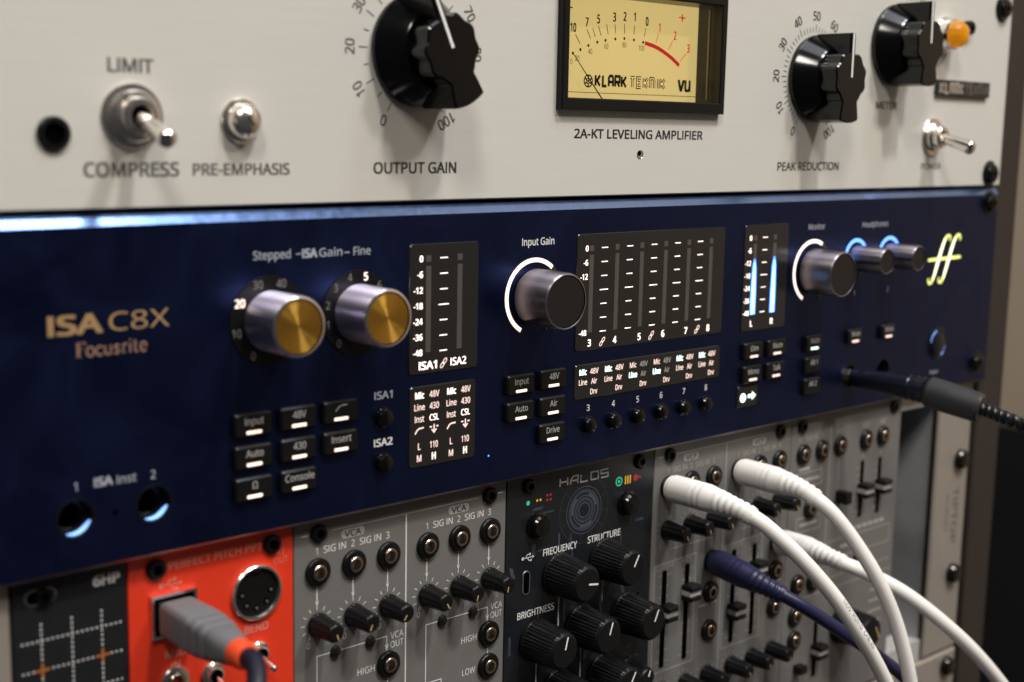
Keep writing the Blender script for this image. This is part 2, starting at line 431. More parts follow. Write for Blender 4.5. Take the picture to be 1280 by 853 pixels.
def toggle(parent, cx, cz, tip, k=1.0):
    t = MB()
    t.lathe([(8.2 * k, 0), (8.2 * k, .5), (7.9 * k, .9), (6.4 * k, 1.0)], cx, cz, 0, 'nickel', 48)
    t.lathe([(6.4 * k, .9), (6.4 * k, 2.4), (5.9 * k, 3.0), (4.9 * k, 3.1), (4.7 * k, 5.2), (4.3 * k, 5.7), (2.9 * k, 5.8), (2.4 * k, 4.6), (0, 4.2)], cx, cz, 0, 'nickel', 48, mats=['nickel'] * 7 + ['void'])
    ob = t.build('toggle_switch', parent, (cx, 0, cz))
    A = Vector((cx, -3.6, cz)); Bt = Vector(tip); d = (Bt - A)
    pts = [A + d * q for q in (0, .2, .5, .8, .90, .96, 1.0, 1.045, 1.075, 1.09)]
    rr = [1.6 * k, 1.8 * k, 2.0 * k, 2.3 * k, 2.42 * k, 2.5 * k, 2.4 * k, 1.9 * k, 1.15 * k, .1]
    l = MB(); l.tube(pts, [q * (1.22 if k < 1 else 1) for q in rr], 'chrome', 28); l.build('lever', ob, tuple(A), ang=60)
    return ob
toggle(amp, -48.7, 112.6, (-48.7, -18.6, 107.4))
toggle(amp, 314.2, 111.2, (315, -18.2, 106.9), .96)
# pre-emphasis screw control
b = MB(); b.lathe([(5.9, 0), (5.9, .6), (5.5, 1.1), (4.7, 1.2), (4.7, 2.4), (4.5, 3.3), (3.8, 4.4), (2.7, 5.2), (1.4, 5.6), (0, 5.7)], -18.4, 112.0, 0, 'nickel', 40)
ps = b.build('screw_control', amp, (-18.4, 0, 112.0))
b = MB(); b.stroke([(-18.4 - 1.0, 112 + 1.2), (-18.4 + 1.0, 112 - 1.2)], .4, -5.72, 'black_plastic'); b.build('slot', ps, flat=True)

# VU meter
X0, X1, V0, V1 = 94.6, 174.0, 117.6, 181
def frame_ring(mb, o, i, y0, y1, m):
    """rectangular frame o=(x0,x1,z0,z1) with hole i"""
    mb.box(o[0], o[1], y0, y1, o[2], i[2], m); mb.box(o[0], o[1], y0, y1, i[3], o[3], m)
    mb.box(o[0], i[0], y0, y1, i[2] + .001, i[3] - .001, m); mb.box(i[1], o[1], y0, y1, i[2] + .001, i[3] - .001, m)
b = MB()
O = ((X0, V0), (X1, V0), (X1, V1), (X0, V1)); I = ((97.6, 121.4), (171.0, 121.4), (171.0, 154.6), (97.6, 154.6))
ring = lambda P_, y_: [(x, y_, z) for x, z in P_]
def grow(P_, d): return ((P_[0][0] - d, P_[0][1] - d), (P_[1][0] + d, P_[1][1] - d), (P_[2][0] + d, P_[2][1] + d), (P_[3][0] - d, P_[3][1] + d))
rings = [ring(O, 0), ring(O, -2.2), ring(grow(O, -.5), -2.7), ring(grow(I, .4), -2.7), ring(I, -2.3), ring(I, 8.6)]
vs = sum(rings, []); fs = []
for j in range(5):
    for i in range(4): fs.append((j * 4 + i, j * 4 + (i + 1) % 4, (j + 1) * 4 + (i + 1) % 4, (j + 1) * 4 + i))
b.add(vs, fs[:16], 'black_plastic'); b.add(vs, fs[16:], 'bezel_inner')
meter = b.build('vu_meter', amp, (134.3, 0, V0), ang=20)
b = MB(); b.rect(98, 171.4, 121.4, 155, 8.5, 'dial_card')
yd = 8.42; bk = 'print_black'
for x, z in ((113, 137.2), (116.6, 138.7), (120.7, 140), (124.5, 140.8), (129.2, 141.5), (133.5, 141.9), (138.2, 141.7), (142.8, 141.2), (109.6, 135.9)):
    b.disc(x, z, .5, yd, bk, 12)
for p, q in (((110.6, 141.9), (112.7, 139.1)), ((115.8, 143.8), (117.5, 141)), ((118.4, 144.4), (119.7, 141.6)), ((121, 145.3), (122.4, 142.2)), ((124.9, 146), (125.7, 142.8)), ((128.8, 146.3), (129.3, 143.3)), ((133.4, 146.8), (133.5, 143.5)), ((138.4, 146.5), (138.1, 143.5)), ((143.9, 145.9), (143.2, 143.1))):
    b.stroke([p, q], .28, yd, bk)
for p, q in (((150.5, 144.7), (149.2, 141.5)), ((157.9, 142.6), (155.8, 139.4)), ((165.1, 138.5), (161.9, 135.6))): b.stroke([p, q], .28, yd, 'dial_red')
for t, x, z, h in (('10', 109.5, 144.1, 2.7), ('7', 115.7, 146.2, 2.7), ('5', 121, 147.5, 2.8), ('3', 128.5, 148.6, 2.8), ('2', 133.5, 149.1, 2.8), ('1', 138.3, 149.3, 2.8), ('0', 144.4, 148.2, 2.8)): b.text(t, x, z, h, yd, bk, None, .022, cond=.64)
for t, x, z in (('1', 150.8, 146.6), ('2', 158.9, 144.3), ('3', 166.1, 140.3)): b.text(t, x, z, 2.8, yd, 'dial_red', None, .02, cond=.62)
b.text('+', 162.3, 150.6, 3.6, yd, 'dial_red', 3.6, -.005); b.rect(106, 109, 150.1, 150.5, yd, bk)
for t, x, z in (('20', 111.6, 134.4), ('40', 117.5, 136.9), ('60', 125, 138.9), ('80', 133.6, 139.8), ('100', 142.1, 139.2), ('0', 109, 133.2)): b.text(t, x, z, 1.7, yd, bk, None, 0, cond=.75)
b.rect(106.8, 107.9, 134, 135.1, yd, bk)
rc = [(143.6, 141.0), (148.9, 140.0), (153.5, 138.4), (157.9, 136.4), (161.6, 134.2)]
b.stroke(smooth([(x, z, 0) for x, z in rc], 4) and [(p.x, p.y) for p in smooth([(x, z, 0) for x, z in rc], 4)], 1.35, yd, 'dial_red')
b.text('vu', 164.6, 127.9, 5.0, yd, bk, 6.4, .028)
b.stroke([(98, 123.5), (171.4, 123.7)], .2, yd, bk)
GL = {'K': [[(0, 0), (0, 1)], [(.85, 1), (.28, .5), (.85, 0)], [(0, .5), (.4, .5)]], 'L': [[(.12, 1), (.12, 0), (.85, 0)]], 'A': [[(0, 0), (0, .8), (.2, 1), (.65, 1), (.85, .8), (.85, 0)], [(0, .42), (.85, .42)]],
      'R': [[(0, 0), (0, 1), (.85, 1), (.85, .45), (0, .45)], [(.4, .45), (.85, 0)]], 'T': [[(-.05, 1), (.9, 1)], [(.42, 1), (.42, 0)]], 'E': [[(.8, 1), (0, 1), (0, 0), (.8, 0)], [(0, .5), (.7, .5)]],
      'N': [[(0, 0), (0, 1), (.65, 1), (.85, .8), (.85, 0)]], 'I': [[(.3, 0), (.3, 1)]], 'S': [[(.8, 1), (0, 1), (0, .5), (.8, .5), (.8, 0), (0, 0)]]}
def block(mb, word, x0, z0, h, adv, wd, y_, m, core=None, cw=0, sx=1.):
    x = x0
    for ch in word:
        for pl in GL[ch]:
            pp = [(x + px * adv * .78 * sx, z0 + pz * h) for px, pz in pl]
            mb.stroke(pp, wd, y_, m)
            if core: mb.stroke([(pp[0][0], pp[0][1])] + pp[1:], cw, y_ - .05, core)
        x += adv * (.62 if ch == 'I' else 1)
block(b, 'KLARK', 120.4, 125.9, 3.4, 3.12, .95, yd, bk)
block(b, 'TEKNIK', 137.2, 126.0, 3.2, 3.3, 1.12, yd, bk, 'dial_card', .42, .88)
b.arc(117, 127.3, 1.7, 2.15, 0, 360, yd, bk, 28); b.disc(117, 127.3, 1.05, yd, bk, 16)
for a in range(0, 360, 60): b.disc(117 + 1.35 * math.sin(math.radians(a)), 127.3 + 1.35 * math.cos(math.radians(a)), .38, yd - .02, bk, 8)
for a in range(30, 390, 72): b.disc(117 + .62 * math.sin(math.radians(a)), 127.3 + .62 * math.cos(math.radians(a)), .22, yd - .05, 'dial_card', 8)
b.build('dial', meter, flat=True)
b = MB(); b.tube([(134.5, 5.6, 108.0), (121.0, 5.6, 121.4), (107.2, 5.6, 135.4)], [.30, .22, .12], bk, 8); b.build('needle', meter)
b = MB(); b.rect(97.7, 170.9, 121.5, 154.5, -.4, 'glass_clear'); b.build('cover_glass', meter, flat=True)
b = MB(); b.box(170.55, 170.98, 2.9, 3.4, 122.6, 153.6, 'ear_metal'); b.build('inner_edge', meter)

# pilot lamp, lock screw, badge
b = MB(); b.lathe([(7.4, 0), (7.4, .9), (6.7, 1.6), (6.7, 4.2), (6.2, 5.4), (5.4, 5.6)], 318, 153.6, 0, 'chrome', 40)
pl = b.build('pilot_lamp', amp, (318, 0, 153.6))
b = MB(); b.lathe([(5.5, 4.2), (5.7, 6.0), (5.3, 8.0), (4.0, 9.8), (2.1, 10.8), (0, 11.0)], 318, 153.6, 0, 'amber', 11); b.build('jewel', pl, ang=5)
b = MB(); b.lathe([(3.2, 0), (3.2, 2.0), (2.7, 3.0), (1.3, 3.1), (1.1, 1.6), (0, 1.5)], 335.6, 157.4, 0, 'black_gloss', 32); b.build('lens_screw', amp, (335.6, 0, 157.4))
b = MB(); b.prism(rrect(334.8, 131.8, 42.6, 6.6, .3), 0, -1.7, 'badge', .25); bd = b.build('name_badge', amp, (334.8, 0, 131.8))
b = MB(); block(b, 'KLARK', 315.4, 129.7, 4.0, 3.9, 1.15, -1.78, 'badge_text', None, 0, .95); block(b, 'TEKNIK', 335.6, 129.8, 3.8, 3.8, .95, -1.78, 'badge_text', 'badge', .55, .95)
b.build('lettering', bd, flat=True)
for x, z in ((364.6, 167.6), (363.6, 95.4)): rack_screw(amp, x, z, 0)

# ================================================================== AUDIO INTERFACE (navy, 2U)
iface = thing('audio_interface', 'dark navy rack audio interface with gold capped knobs and glowing level meters, middle unit', 'audio interface', (132, 0, 0))
B0, B1 = -.6, 88.8
b = MB(); yf = 0.
outl = [(XL, B0), (XR, B0), (XR, B1), (XL, B1)]
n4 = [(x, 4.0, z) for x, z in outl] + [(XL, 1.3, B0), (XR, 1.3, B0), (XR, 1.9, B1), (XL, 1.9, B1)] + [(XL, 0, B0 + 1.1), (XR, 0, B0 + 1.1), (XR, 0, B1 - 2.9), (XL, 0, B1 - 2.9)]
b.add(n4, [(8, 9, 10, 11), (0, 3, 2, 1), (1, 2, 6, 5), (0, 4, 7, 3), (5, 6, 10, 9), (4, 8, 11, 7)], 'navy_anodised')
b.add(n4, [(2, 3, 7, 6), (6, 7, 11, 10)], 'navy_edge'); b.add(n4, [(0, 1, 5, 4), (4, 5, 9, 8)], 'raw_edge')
face = b.build('faceplate', iface, ang=10)
b = MB(); b.box(-85, 340, 16, 220, B0 + 1.2, B1 - 1.5, 'black_matte'); b.build('chassis', iface)
Lg = Sheet(face); y = -E_
def wtext(t, cx, cz, h, wd, m='print_silver', bold=.008): Lg.text(t, cx, cz, h, y, m, wd, bold)
wtext('ISA', -64.8, 62.2, 4.6, 13.4, 'print_gold', .036); wtext('C8X', -48.0, 62.2, 4.6, 16.4, 'print_gold', .0)
# maker's name in serif letters, drawn as strokes
def serif_word(x0, z0, h, sx, m):
    Lg = MB(); sw = .5; xh = h * .66
    def st(pts, wv=sw): Lg.stroke([(x0 + px * sx, z0 + pz) for px, pz in pts], wv, y, m)
    def ell(cx, r0, a0, a1, wv=sw, n=12): st([(cx + r0 * math.sin(math.radians(a0 + (a1 - a0) * i / n)), xh / 2 + xh * .48 * math.cos(math.radians(a0 + (a1 - a0) * i / n))) for i in range(n + 1)], wv)
    st([(.5, 0), (.5, h)], .8); st([(-.1, h - .12), (2.3, h - .12), (2.3, h - .9)], .3); st([(.5, h * .55), (1.6, h * .55)], .3); st([(-.1, .1), (1.2, .1)], .3)
    ell(3.6, .95, 0, 360); ell(6.0, .85, 130, 410)
    st([(7.4, xh), (7.4, .6), (7.9, .15), (8.6, .3), (8.9, .9)]); st([(8.95, xh), (8.95, 0)]); st([(7.0, xh - .1), (7.5, xh - .1)], .25); st([(8.9, .1), (9.4, .1)], .25)
    st([(11.2, xh - .5), (10.5, xh - .05), (9.95, xh * .72), (11.1, xh * .32), (10.6, .1), (9.8, .4)], .5)
    st([(12.2, 0), (12.2, xh)]); st([(11.8, .1), (12.8, .1)], .25); st([(12.2, xh * .7), (12.8, xh), (13.3, xh * .85)], .5)
    st([(14.1, 0), (14.1, xh)]); st([(13.7, .1), (14.5, .1)], .25); st([(13.9, h * .88), (14.3, h * .88)], .5)
    st([(15.4, h * .85), (15.4, .5), (15.8, .1), (16.2, .3)]); st([(14.9, xh - .1), (16.1, xh - .1)], .3)
    st([(16.9, xh * .52), (18.5, xh * .52)], .25); ell(17.7, .85, 90, -230)
    Lg.build('lettering', face, (x0, y, z0), flat=True)
serif_word(-64.8, 54.0, 3.7, 1.0, 'print_copper')
wtext('Stepped', -9.3, 76.6, 2.3, 11.6); wtext('ISA', 2.7, 76.5, 2.3, 4.6, 'print_silver', .04); wtext('Gain', 9.6, 76.5, 2.3, 7.6); wtext('Fine', 20.2, 76.4, 2.3, 5.8)
Lg.rect(-1.7, .0, 76.3, 76.6, y, 'print_silver'); Lg.rect(14.2, 15.9, 76.0, 76.3, y, 'print_silver')
wtext('ISA1', 27.9, 33.8, 2.2, 6.4, 'print_silver', .02); wtext('ISA2', 27.9, 19.7, 2.2, 6.6, 'print_white', .02)
wtext('Input Gain', 88.3, 76.2, 2.3, 13.8, 'print_white'); wtext('Monitor', 236, 75.9, 2.2, 10.6); wtext('Headphones', 276, 75.6, 2.2, 18.4)
wtext('1', 263.8, 48, 2.1, None, 'print_dim'); wtext('2', 287.8, 48, 2.1, None, 'print_dim')
wtext('1', -66.1, 21.7, 2.2, None); wtext('2', -45.3, 21.6, 2.2, None); wtext('ISA', -58.8, 22.0, 2.2, 4.7, 'print_silver', .04); wtext('Inst', -52.6, 21.8, 2.2, 5.2)
wtext('Power', 328.6, 8.6, 1.7, 6.5, 'print_silver', .01)
for k in range(6): wtext(str(3 + k), 112.7 + 12.1 * k, 19.4, 2.1, None, 'print_white')
Lg.disc(-55.9, 13.3, .8, y, 'void', 16)  # small hole painted as a flat black disc for its dark inside
b = MB(); b.disc(68.9, 9.4, .32, -E_, 'lit_blue', 10); b.build('status_light', iface, (68.9, 0, 9.4), flat=True)

def cyl_knob(name, cx, cz, r, h, body, cap, caprim, rc):
    k = MB(); k.lathe([(r * 1.02, .6), (r, 1.0), (r, h - .7), (r - .25, h - .15), (r - .6, h), (rc + .1, h), (rc, h - .35), (0, h - .35)], cx, cz, 0, body, 56, mats=[body] * 3 + [caprim] * 2 + ['void', cap])
    kb = k.build(name, iface, (cx, 0, cz))
    return kb
def knob_with_cap(cx, cz, r, h, body, rim, rc, cap, capname):
    k = MB(); k.lathe([(r * .96, .4), (r, 1.0), (r, h - .8), (r - .25, h - .2), (r - .6, h), (rc + .1, h), (rc, h - .5), (0, h - .5)], cx, cz, 0, body, 64, mats=[body] * 3 + [rim] * 2 + ['void', 'void'])
    kb = k.build('knob', iface, (cx, 0, cz))
    c = MB(); c.lathe([(rc - .1, h - .5), (rc - .15, h - .28), (0, h - .28)], cx, cz, 0, cap, 48); c.build(capname, kb, (cx, -h + .3, cz))
    return kb
# scale discs
for cx, cz, labels, lit in ((-10.3, 58.8, ((210, '0'), (255, '10'), (300, '20'), (340, '30'), (20, '40'), (60, '50'), (105, '60')), '20'), (18.6, 58.8, ((218, '0'), (255, '1'), (285, '2'), (315, '3'), (345, '4'), (15, '5'), (45, '6'), (75, '7'), (105, '8'), (142, '9')), '5')):
    b = MB(); b.lathe([(12.3, 0), (12.2, .35), (0, .36)], cx, cz, 0, 'black_plastic', 64); dsk = b.build('scale_disc', iface, (cx, 0, cz))
    u = MB(); l = MB()
    for a, t in labels:
        R_ = 10.6; q = math.radians(a)
        (l if t == lit else u).text(t, cx + R_ * math.sin(q), cz + R_ * math.cos(q), 2.2, -.42, 'ring_white' if t == lit else 'print_faint', None, .014 if t == lit else 0)
    u.build('legend', dsk, flat=True); l.build('lit_number', dsk, flat=True)
    knob_with_cap(cx, cz, 8.3, 15, 'knob_metal', 'rim_bright', 7.2, 'gold_spun', 'gold_cap')
# encoder with white ring etc.
def ring_knob(cx, cz, r, h, rr, a0, a1, m, rc):
    b = MB(); b.arc(cx, cz, rr - 1.6, rr + .15, -155, 155, 0, 'ring_unlit', 48, h=.25); rg = b.build('ring_base', iface, (cx, 0, cz))
    b = MB(); b.arc(cx, cz, rr - 1.35, rr, a0, a1, -.25, m, 40, h=.12); b.build('light_ring', rg, (cx, 0, cz))
    knob_with_cap(cx, cz, r, h, 'knob_dark', 'knob_metal', rc, 'cap_dark', 'knob_cap')
ring_knob(86.8, 58.7, 9.0, 15, 12.4, -152, 40, 'ring_white', 8.2)
ring_knob(234.2, 58.6, 8.8, 14.6, 12.4, -152, 28, 'ring_white', 8.0)
ring_knob(263.2, 62.2, 5.3, 15, 8.0, -95, 62, 'ring_blue', 4.7)
ring_knob(287.0, 62.2, 5.3, 14.4, 8.0, -95, 62, 'ring_blue', 4.7)

def display(cx, cz, wd, h):
    b = MB(); b.prism(rrect(cx, cz, wd, h, 1.3), .02, -.35, 'smoked_glass', .22); return b.build('display_window', iface, (cx, 0, cz))
def chain(mb, x, z, y_, m):
    for s_ in (-1, 1):
        pts = [(x + s_ * .5 + .75 * math.cos(a) * .8 + .42 * math.sin(a) * .0, z + s_ * .55 + .0) for a in ()]
        ring_ = []
        for i in range(12):
            a = 2 * math.pi * i / 12; u, v = .95 * math.cos(a), .5 * math.sin(a)
            ring_.append((x + s_ * .5 + u * .64 - v * .77, z + s_ * .6 + u * .77 + v * .64))
        mb.stroke(ring_, .28, y_, m, closed=True)
def bars(d, xs, z0=45, z1=73, lit=None):
    b = MB()
    for x in xs:
        b.rect(x - .95, x + .95, z0, z1 - 2.2, -.40, 'bar_unlit'); b.rect(x - .95, x + .95, z1 - 1.0, z1 + .9, -.40, 'bar_unlit')
    b.build('meter_bars', d, flat=True)
yl = -.42
SC = ('0', '-6', '-12', '-18', '-24', '-36', '-48')
def scale_nums(mb, x, m='lit_white', skip=()):
    for i, t in enumerate(SC):
        if i in skip: continue
        mb.text(t, x, 73 - 28 * i / 6, 1.8, yl, m, None, .014, align='R', cond=.95)
def dashes(mb, x, m='lit_white'):
    for i in range(7):
        wv = 2.0 if i == 3 else 1.45
        mb.rect(x - wv, x + wv, 72.85 - 28 * i / 6 , 73.15 - 28 * i / 6, yl, m)
d = display(50.2, 57.9, 26.6, 39.0); bars(d, (44.0, 56.0))
b = MB(); scale_nums(b, 41.8); dashes(b, 49.8); b.text('ISA1', 44.0, 41, 2.3, yl, 'lit_white', 6.6, .022); chain(b, 50, 41.1, yl, 'lit_soft'); b.text('ISA2', 55.8, 41.2, 2.3, yl, 'lit_white', 6.0, .01); b.build('lit_legend', d, flat=True)
d = display(142.9, 58.4, 75.0, 38.8); XB = [112.1 + 12.1 * k for k in range(6)]; bars(d, XB)
b = MB(); scale_nums(b, 110.4, 'lit_white', (3, 4, 5))
for k in range(5): dashes(b, 118.2 + 12.1 * k)
for k in range(6): b.text(str(3 + k), XB[k] - .1, 41.5, 2.3, yl, 'lit_white', None, .015)
for k in (0, 2, 4): chain(b, 118.1 + 12.1 * k, 41.4, yl, 'lit_soft')
b.build('lit_legend', d, flat=True)
d = display(204.8, 58.0, 26.4, 39.8); bars(d, (197.8, 209.6))
b = MB(); scale_nums(b, 195.6); dashes(b, 203.6)
b.text('L', 197.4, 41, 2.2, yl, 'lit_white', None, .02); b.text('R', 209.6, 41, 2.2, yl, 'lit_white', None, .02); b.build('lit_legend', d, flat=True)
b = MB()
for x, z in ((197.8, 63.0), (209.6, 63.4)): b.stroke([(x, 44.5), (x, 52), (x, z - 3.5), (x, z + 1)], [2.2, 2.2, 1.6, .5], yl - .03, 'lit_cyan'); b.stroke([(x, 44.3), (x, 53), (x, z - 1), (x, z + 2.2)], [3.3, 3.3, 2.6, .9], yl, 'lit_blue')  # glow painted in: blue layer drawn wider than the bars
b.build('lit_level', d, flat=True)
# status grid under the first meters
def status(mb, t, x, z, h, m, wd=None, bold=.006):
    if t == 'hpf': mb.stroke([(x - 1.6, z - .9), (x - .9, z + .2), (x - .1, z + .7), (x + 1.7, z + .8)], .42, yl, m)
    elif t == 'arrow':
        mb.stroke([(x, z + 1.4), (x, z - .9)], .42, yl, m); mb.stroke([(x - .9, z - .1), (x, z - 1.1), (x + .9, z - .1)], .42, yl, m); mb.rect(x - 1.7, x - .8, z + .5, z + .9, yl, m); mb.rect(x + .8, x + 1.7, z + .5, z + .9, yl, m)
    else: mb.text(t, x, z, h, yl, m, wd, bold, cond=.8)
d = display(50.1, 22.4, 25.8, 24.8)
b = MB()
for x in (41.0, 53.3):
    for i, (t, t2) in enumerate((('Mic', '48V'), ('Line', '430'), ('Inst', 'CSL'), ('hpf', 'arrow'))):
        z = 32.1 - 3.6 * i; hot = i == 0
        status(b, t, x, z, 1.9, 'ring_white' if hot else 'lit_soft', None, .026 if hot else .006); status(b, t2, x + 5.6, z, 1.9, 'lit_white' if i == 2 else 'lit_soft')
    status(b, 'L', x, 16.5, 2.0, 'lit_soft'); status(b, '110', x + 5.6, 16.5, 2.0, 'lit_soft', 2.9); status(b, 'M', x, 12.8, 2.0, 'lit_soft'); status(b, 'H', x + 5.6, 12.9, 2.1, 'ring_white', None, .026)
b.build('lit_legend', d, flat=True)
d = display(142.9, 28.5, 74.6, 11.8)
b = MB()
for k in range(6):
    x = 109.5 + 12.1 * k; mic = k not in (2, 3); dim = k in (2, 3)
    status(b, 'Mic', x, 31.8, 1.85, 'lit_teal' if mic else 'lit_soft', None, .026 if mic else .006); status(b, 'Line', x + .1, 28.4, 1.85, 'lit_soft' if mic else 'lit_teal', None, .006 if mic else .026)
    status(b, '48V', x + 5.3, 31.8, 1.85, 'lit_dim' if dim else 'lit_soft', 3.9); status(b, 'Air', x + 5.3, 28.4, 1.85, 'lit_dim' if dim else 'lit_soft'); status(b, 'Drv', x + 5.3, 24.9, 1.85, 'lit_soft')
b.build('lit_legend', d, flat=True)
d = MB(); d.prism(rrect(197.2, 13.3, 12.2, 8.4, 1.2), .02, -.6, 'smoked_glass', .4); d = d.build('talkback_key', iface, (197.2, 0, 13.3))
b = MB(); b.disc(194.3, 13.0, 1.75, -.68, 'lit_teal', 20); b.stroke([(197.2, 13.3), (200.2, 13.3)], 1.3, -.68, 'lit_teal'); b.add([(199.6, -.68, 11.6), (201.9, -.68, 13.3), (199.6, -.68, 15.0)], [(0, 1, 2)], 'lit_teal'); b.build('lit_legend', d, flat=True)

# push keys
def key(t, cx, cz, wd=11.6, h=6.6, lit='lit_warm', m='print_dim'):
    b = MB(); b.prism(rrect(cx, cz, wd, h, .9), .02, -1.9, 'key_rubber', .55)
    if t == 'hpf': b.stroke([(cx - 2.0, cz + .3), (cx - 1.0, cz + 1.5), (cx, cz + 1.9), (cx + 2, cz + 2.0)], .35, -1.96, m)
    elif t: b.text(t, cx, cz + 1.15, 2.0, -1.96, m, None, .008, cond=.88 if len(t) < 6 else .92)
    k = b.build('push_key', iface, (cx, 0, cz))
    if lit:
        b = MB(); b.prism(rrect(cx - .1, cz - 1.95, 4.7, .9, .25, 3), -1.85, -2.0, lit); b.build('indicator_lamp', k, (cx, -1.9, cz - 1.95))
    return k
for t, cx, cz in (('Input', -16.4, 31.1), ('48V', -2.1, 31.1), ('hpf', 11.9, 31.1), ('Auto', -16.4, 22.2), ('430', -2.1, 22.2), ('Insert', 11.9, 22.2), ('\u03a9', -16.4, 13.3), ('Console', -2.1, 13.3),
                  ('Input', 80.8, 31.1), ('48V', 94.9, 31.3), ('Auto', 80.8, 22.3), ('Air', 94.9, 22.3), ('Drive', 94.9, 13.5)): key(t, cx, cz)
for t, cx, cz in (('Dim', 198.3, 30.6), ('Mute', 212.4, 30.5), ('Mono', 198.3, 21.8), ('Talk', 212.4, 21.8)): key(t, cx, cz, 11.2, 6.6, 'lit_soft')
key('Main', 236.3, 30.1, 10.5, 6.6, 'lit_teal'); key('Alt 1', 236.3, 21.4, 10.5, 6.6, None); key('Alt 2', 236.3, 12.9, 10.5, 6.6, None)
key('Mute', 264.1, 30.4, 9.6, 6.0, 'lit_soft'); key('Mute', 288.2, 30.3, 9.6, 6.0, 'lit_soft')
def round_key(cx, cz, r=2.7):
    b = MB(); b.lathe([(r * 1.15, 0), (r * 1.15, .2), (r, .3), (r, 1.7), (r * .85, 2.3), (r * .5, 2.6), (0, 2.7)], cx, cz, 0, 'black_gloss', 28); return b.build('select_key', iface, (cx, 0, cz))
round_key(27.7, 27.2); round_key(27.7, 13.6)
for k in range(6): round_key(112.6 + 12.0 * k, 13.6)
# jacks with a glowing lower inside wall
cut = MB()
for cx, cz, r in ((-66.3, 13.5, 4.7), (-45.2, 13.7, 4.7), (264.0, 13.6, 4.6), (288.0, 13.6, 4.6)):
    cut.lathe([(0, -6), (r, -6), (r, 3), (0, 3)], cx, cz, 0, 'void', 48)
cutter = cut.build('cutter')
bm = bmesh.new(); bm.from_mesh(cutter.data); bmesh.ops.remove_doubles(bm, verts=bm.verts, dist=1e-6); bmesh.ops.dissolve_degenerate(bm, edges=bm.edges, dist=1e-7); bmesh.ops.recalc_face_normals(bm, faces=bm.faces); bm.to_mesh(cutter.data); bm.free()
bm = bmesh.new(); bm.from_mesh(face.data); bmesh.ops.remove_doubles(bm, verts=bm.verts, dist=1e-6); bmesh.ops.recalc_face_normals(bm, faces=bm.faces); bm.to_mesh(face.data); bm.free()
md = face.modifiers.new('holes', 'BOOLEAN'); md.object = cutter; md.operation = 'DIFFERENCE'; md.solver = 'EXACT'
bpy.context.view_layer.update(); dg = bpy.context.evaluated_depsgraph_get()
holed = bpy.data.meshes.new_from_object(face.evaluated_get(dg)); face.modifiers.clear(); face.data = holed
holed.polygons.foreach_set('use_smooth', [False] * len(holed.polygons))
bpy.data.objects.remove(cutter)
def glow_jack(cx, cz, r, lit):
    b = MB(); b.lathe([(r + .45, 0), (r + .4, .14), (r - .05, .14), (r - .08, -.9)], cx, cz, 0, 'black_plastic', 48)
    b.lathe([(r - .12, -3.3), (r - .9, -3.4), (r - .9, -4.6), (r - 1.3, -4.8), (r - 1.3, -14.5), (0, -14.6)], cx, cz, 0, 'black_matte', 48, mats=['black_plastic'] * 3 + ['black_matte', 'void'])
    b.lathe([(r - .08, -.9), (r - .12, -3.3)], cx, cz, 0, 'black_plastic', 48)
    j = b.build('jack_socket', iface, (cx, 0, cz))
    if lit:
        g = MB(); n = 20; P_ = []
        for i in range(n + 1):          # light pipe moulded into the lower inside wall
            t = math.radians(104 + 104 * i / n); k_ = math.sin(math.pi * i / n) ** .5
            for yy in (1.0, 1.0 + 2.6 * k_): P_.append((cx + (r - .3) * math.sin(t), yy, cz + (r - .3) * math.cos(t)))
        g.add(P_, [(2 * i, 2 * i + 2, 2 * i + 3, 2 * i + 1) for i in range(n)], 'jack_glow'); g.build('glow_ring', j)
    return j
glow_jack(-66.3, 13.5, 4.7, True); glow_jack(-45.2, 13.7, 4.7, True)
glow_jack(264.0, 13.6, 4.6, False); glow_jack(288.0, 13.6, 4.6, False)
b = MB(); b.lathe([(7.3, 0), (7.2, .4), (6.4, .7), (6.0, .25), (5.6, .2), (5.4, .9), (4.4, 1.4), (0, 1.5)], 329.6, 21.2, 0, 'plug_black', 48); pw = b.build('power_button', iface, (329.6, 0, 21.2))
b = MB(); b.arc(329.6, 21.2, 5.7, 6.3, -80, -15, -.5, 'jack_glow', 14); b.arc(329.6, 21.2, 5.7, 6.3, 100, 150, -.5, 'jack_glow', 14); b.build('light_ring', pw, flat=True)
# lit script emblem
b = MB()
for s_ in (0, 8.2):
    P = [(319.2 + s_, 50.6), (318.6 + s_, 49.6), (319.4 + s_, 48.5), (321.2 + s_, 48.7), (322.8 + s_, 51), (324.6 + s_, 55), (326.4 + s_, 59.5), (328.2 + s_, 63.6), (330 + s_, 66.8), (332 + s_, 68.6), (334 + s_, 68.5), (334.6 + s_, 67.2), (333.8 + s_, 66.4)]
    Pk = [(p.x, p.y) for p in smooth([(x, z, 0) for x, z in P], 4)]; n = len(Pk)
    b.stroke(Pk, [.8 + .8 * math.sin(math.pi * i / (n - 1)) ** 2 for i in range(n)], -.18, 'logo_lit')
    b.stroke(Pk[14:-14], [.6 + .95 * math.sin(math.pi * i / (n - 29)) for i in range(n - 28)], -.22, 'logo_core')
b.stroke([(317.7, 58.6), (343.9, 58.9)], 1.25, -.20, 'logo_lit'); b.build('emblem', iface, (331, 0, 58), flat=True)
for x, z in ((365.6, 82.4), (363.6, 9.4)): rack_screw(iface, x, z, 0, 4.2, 3.0)

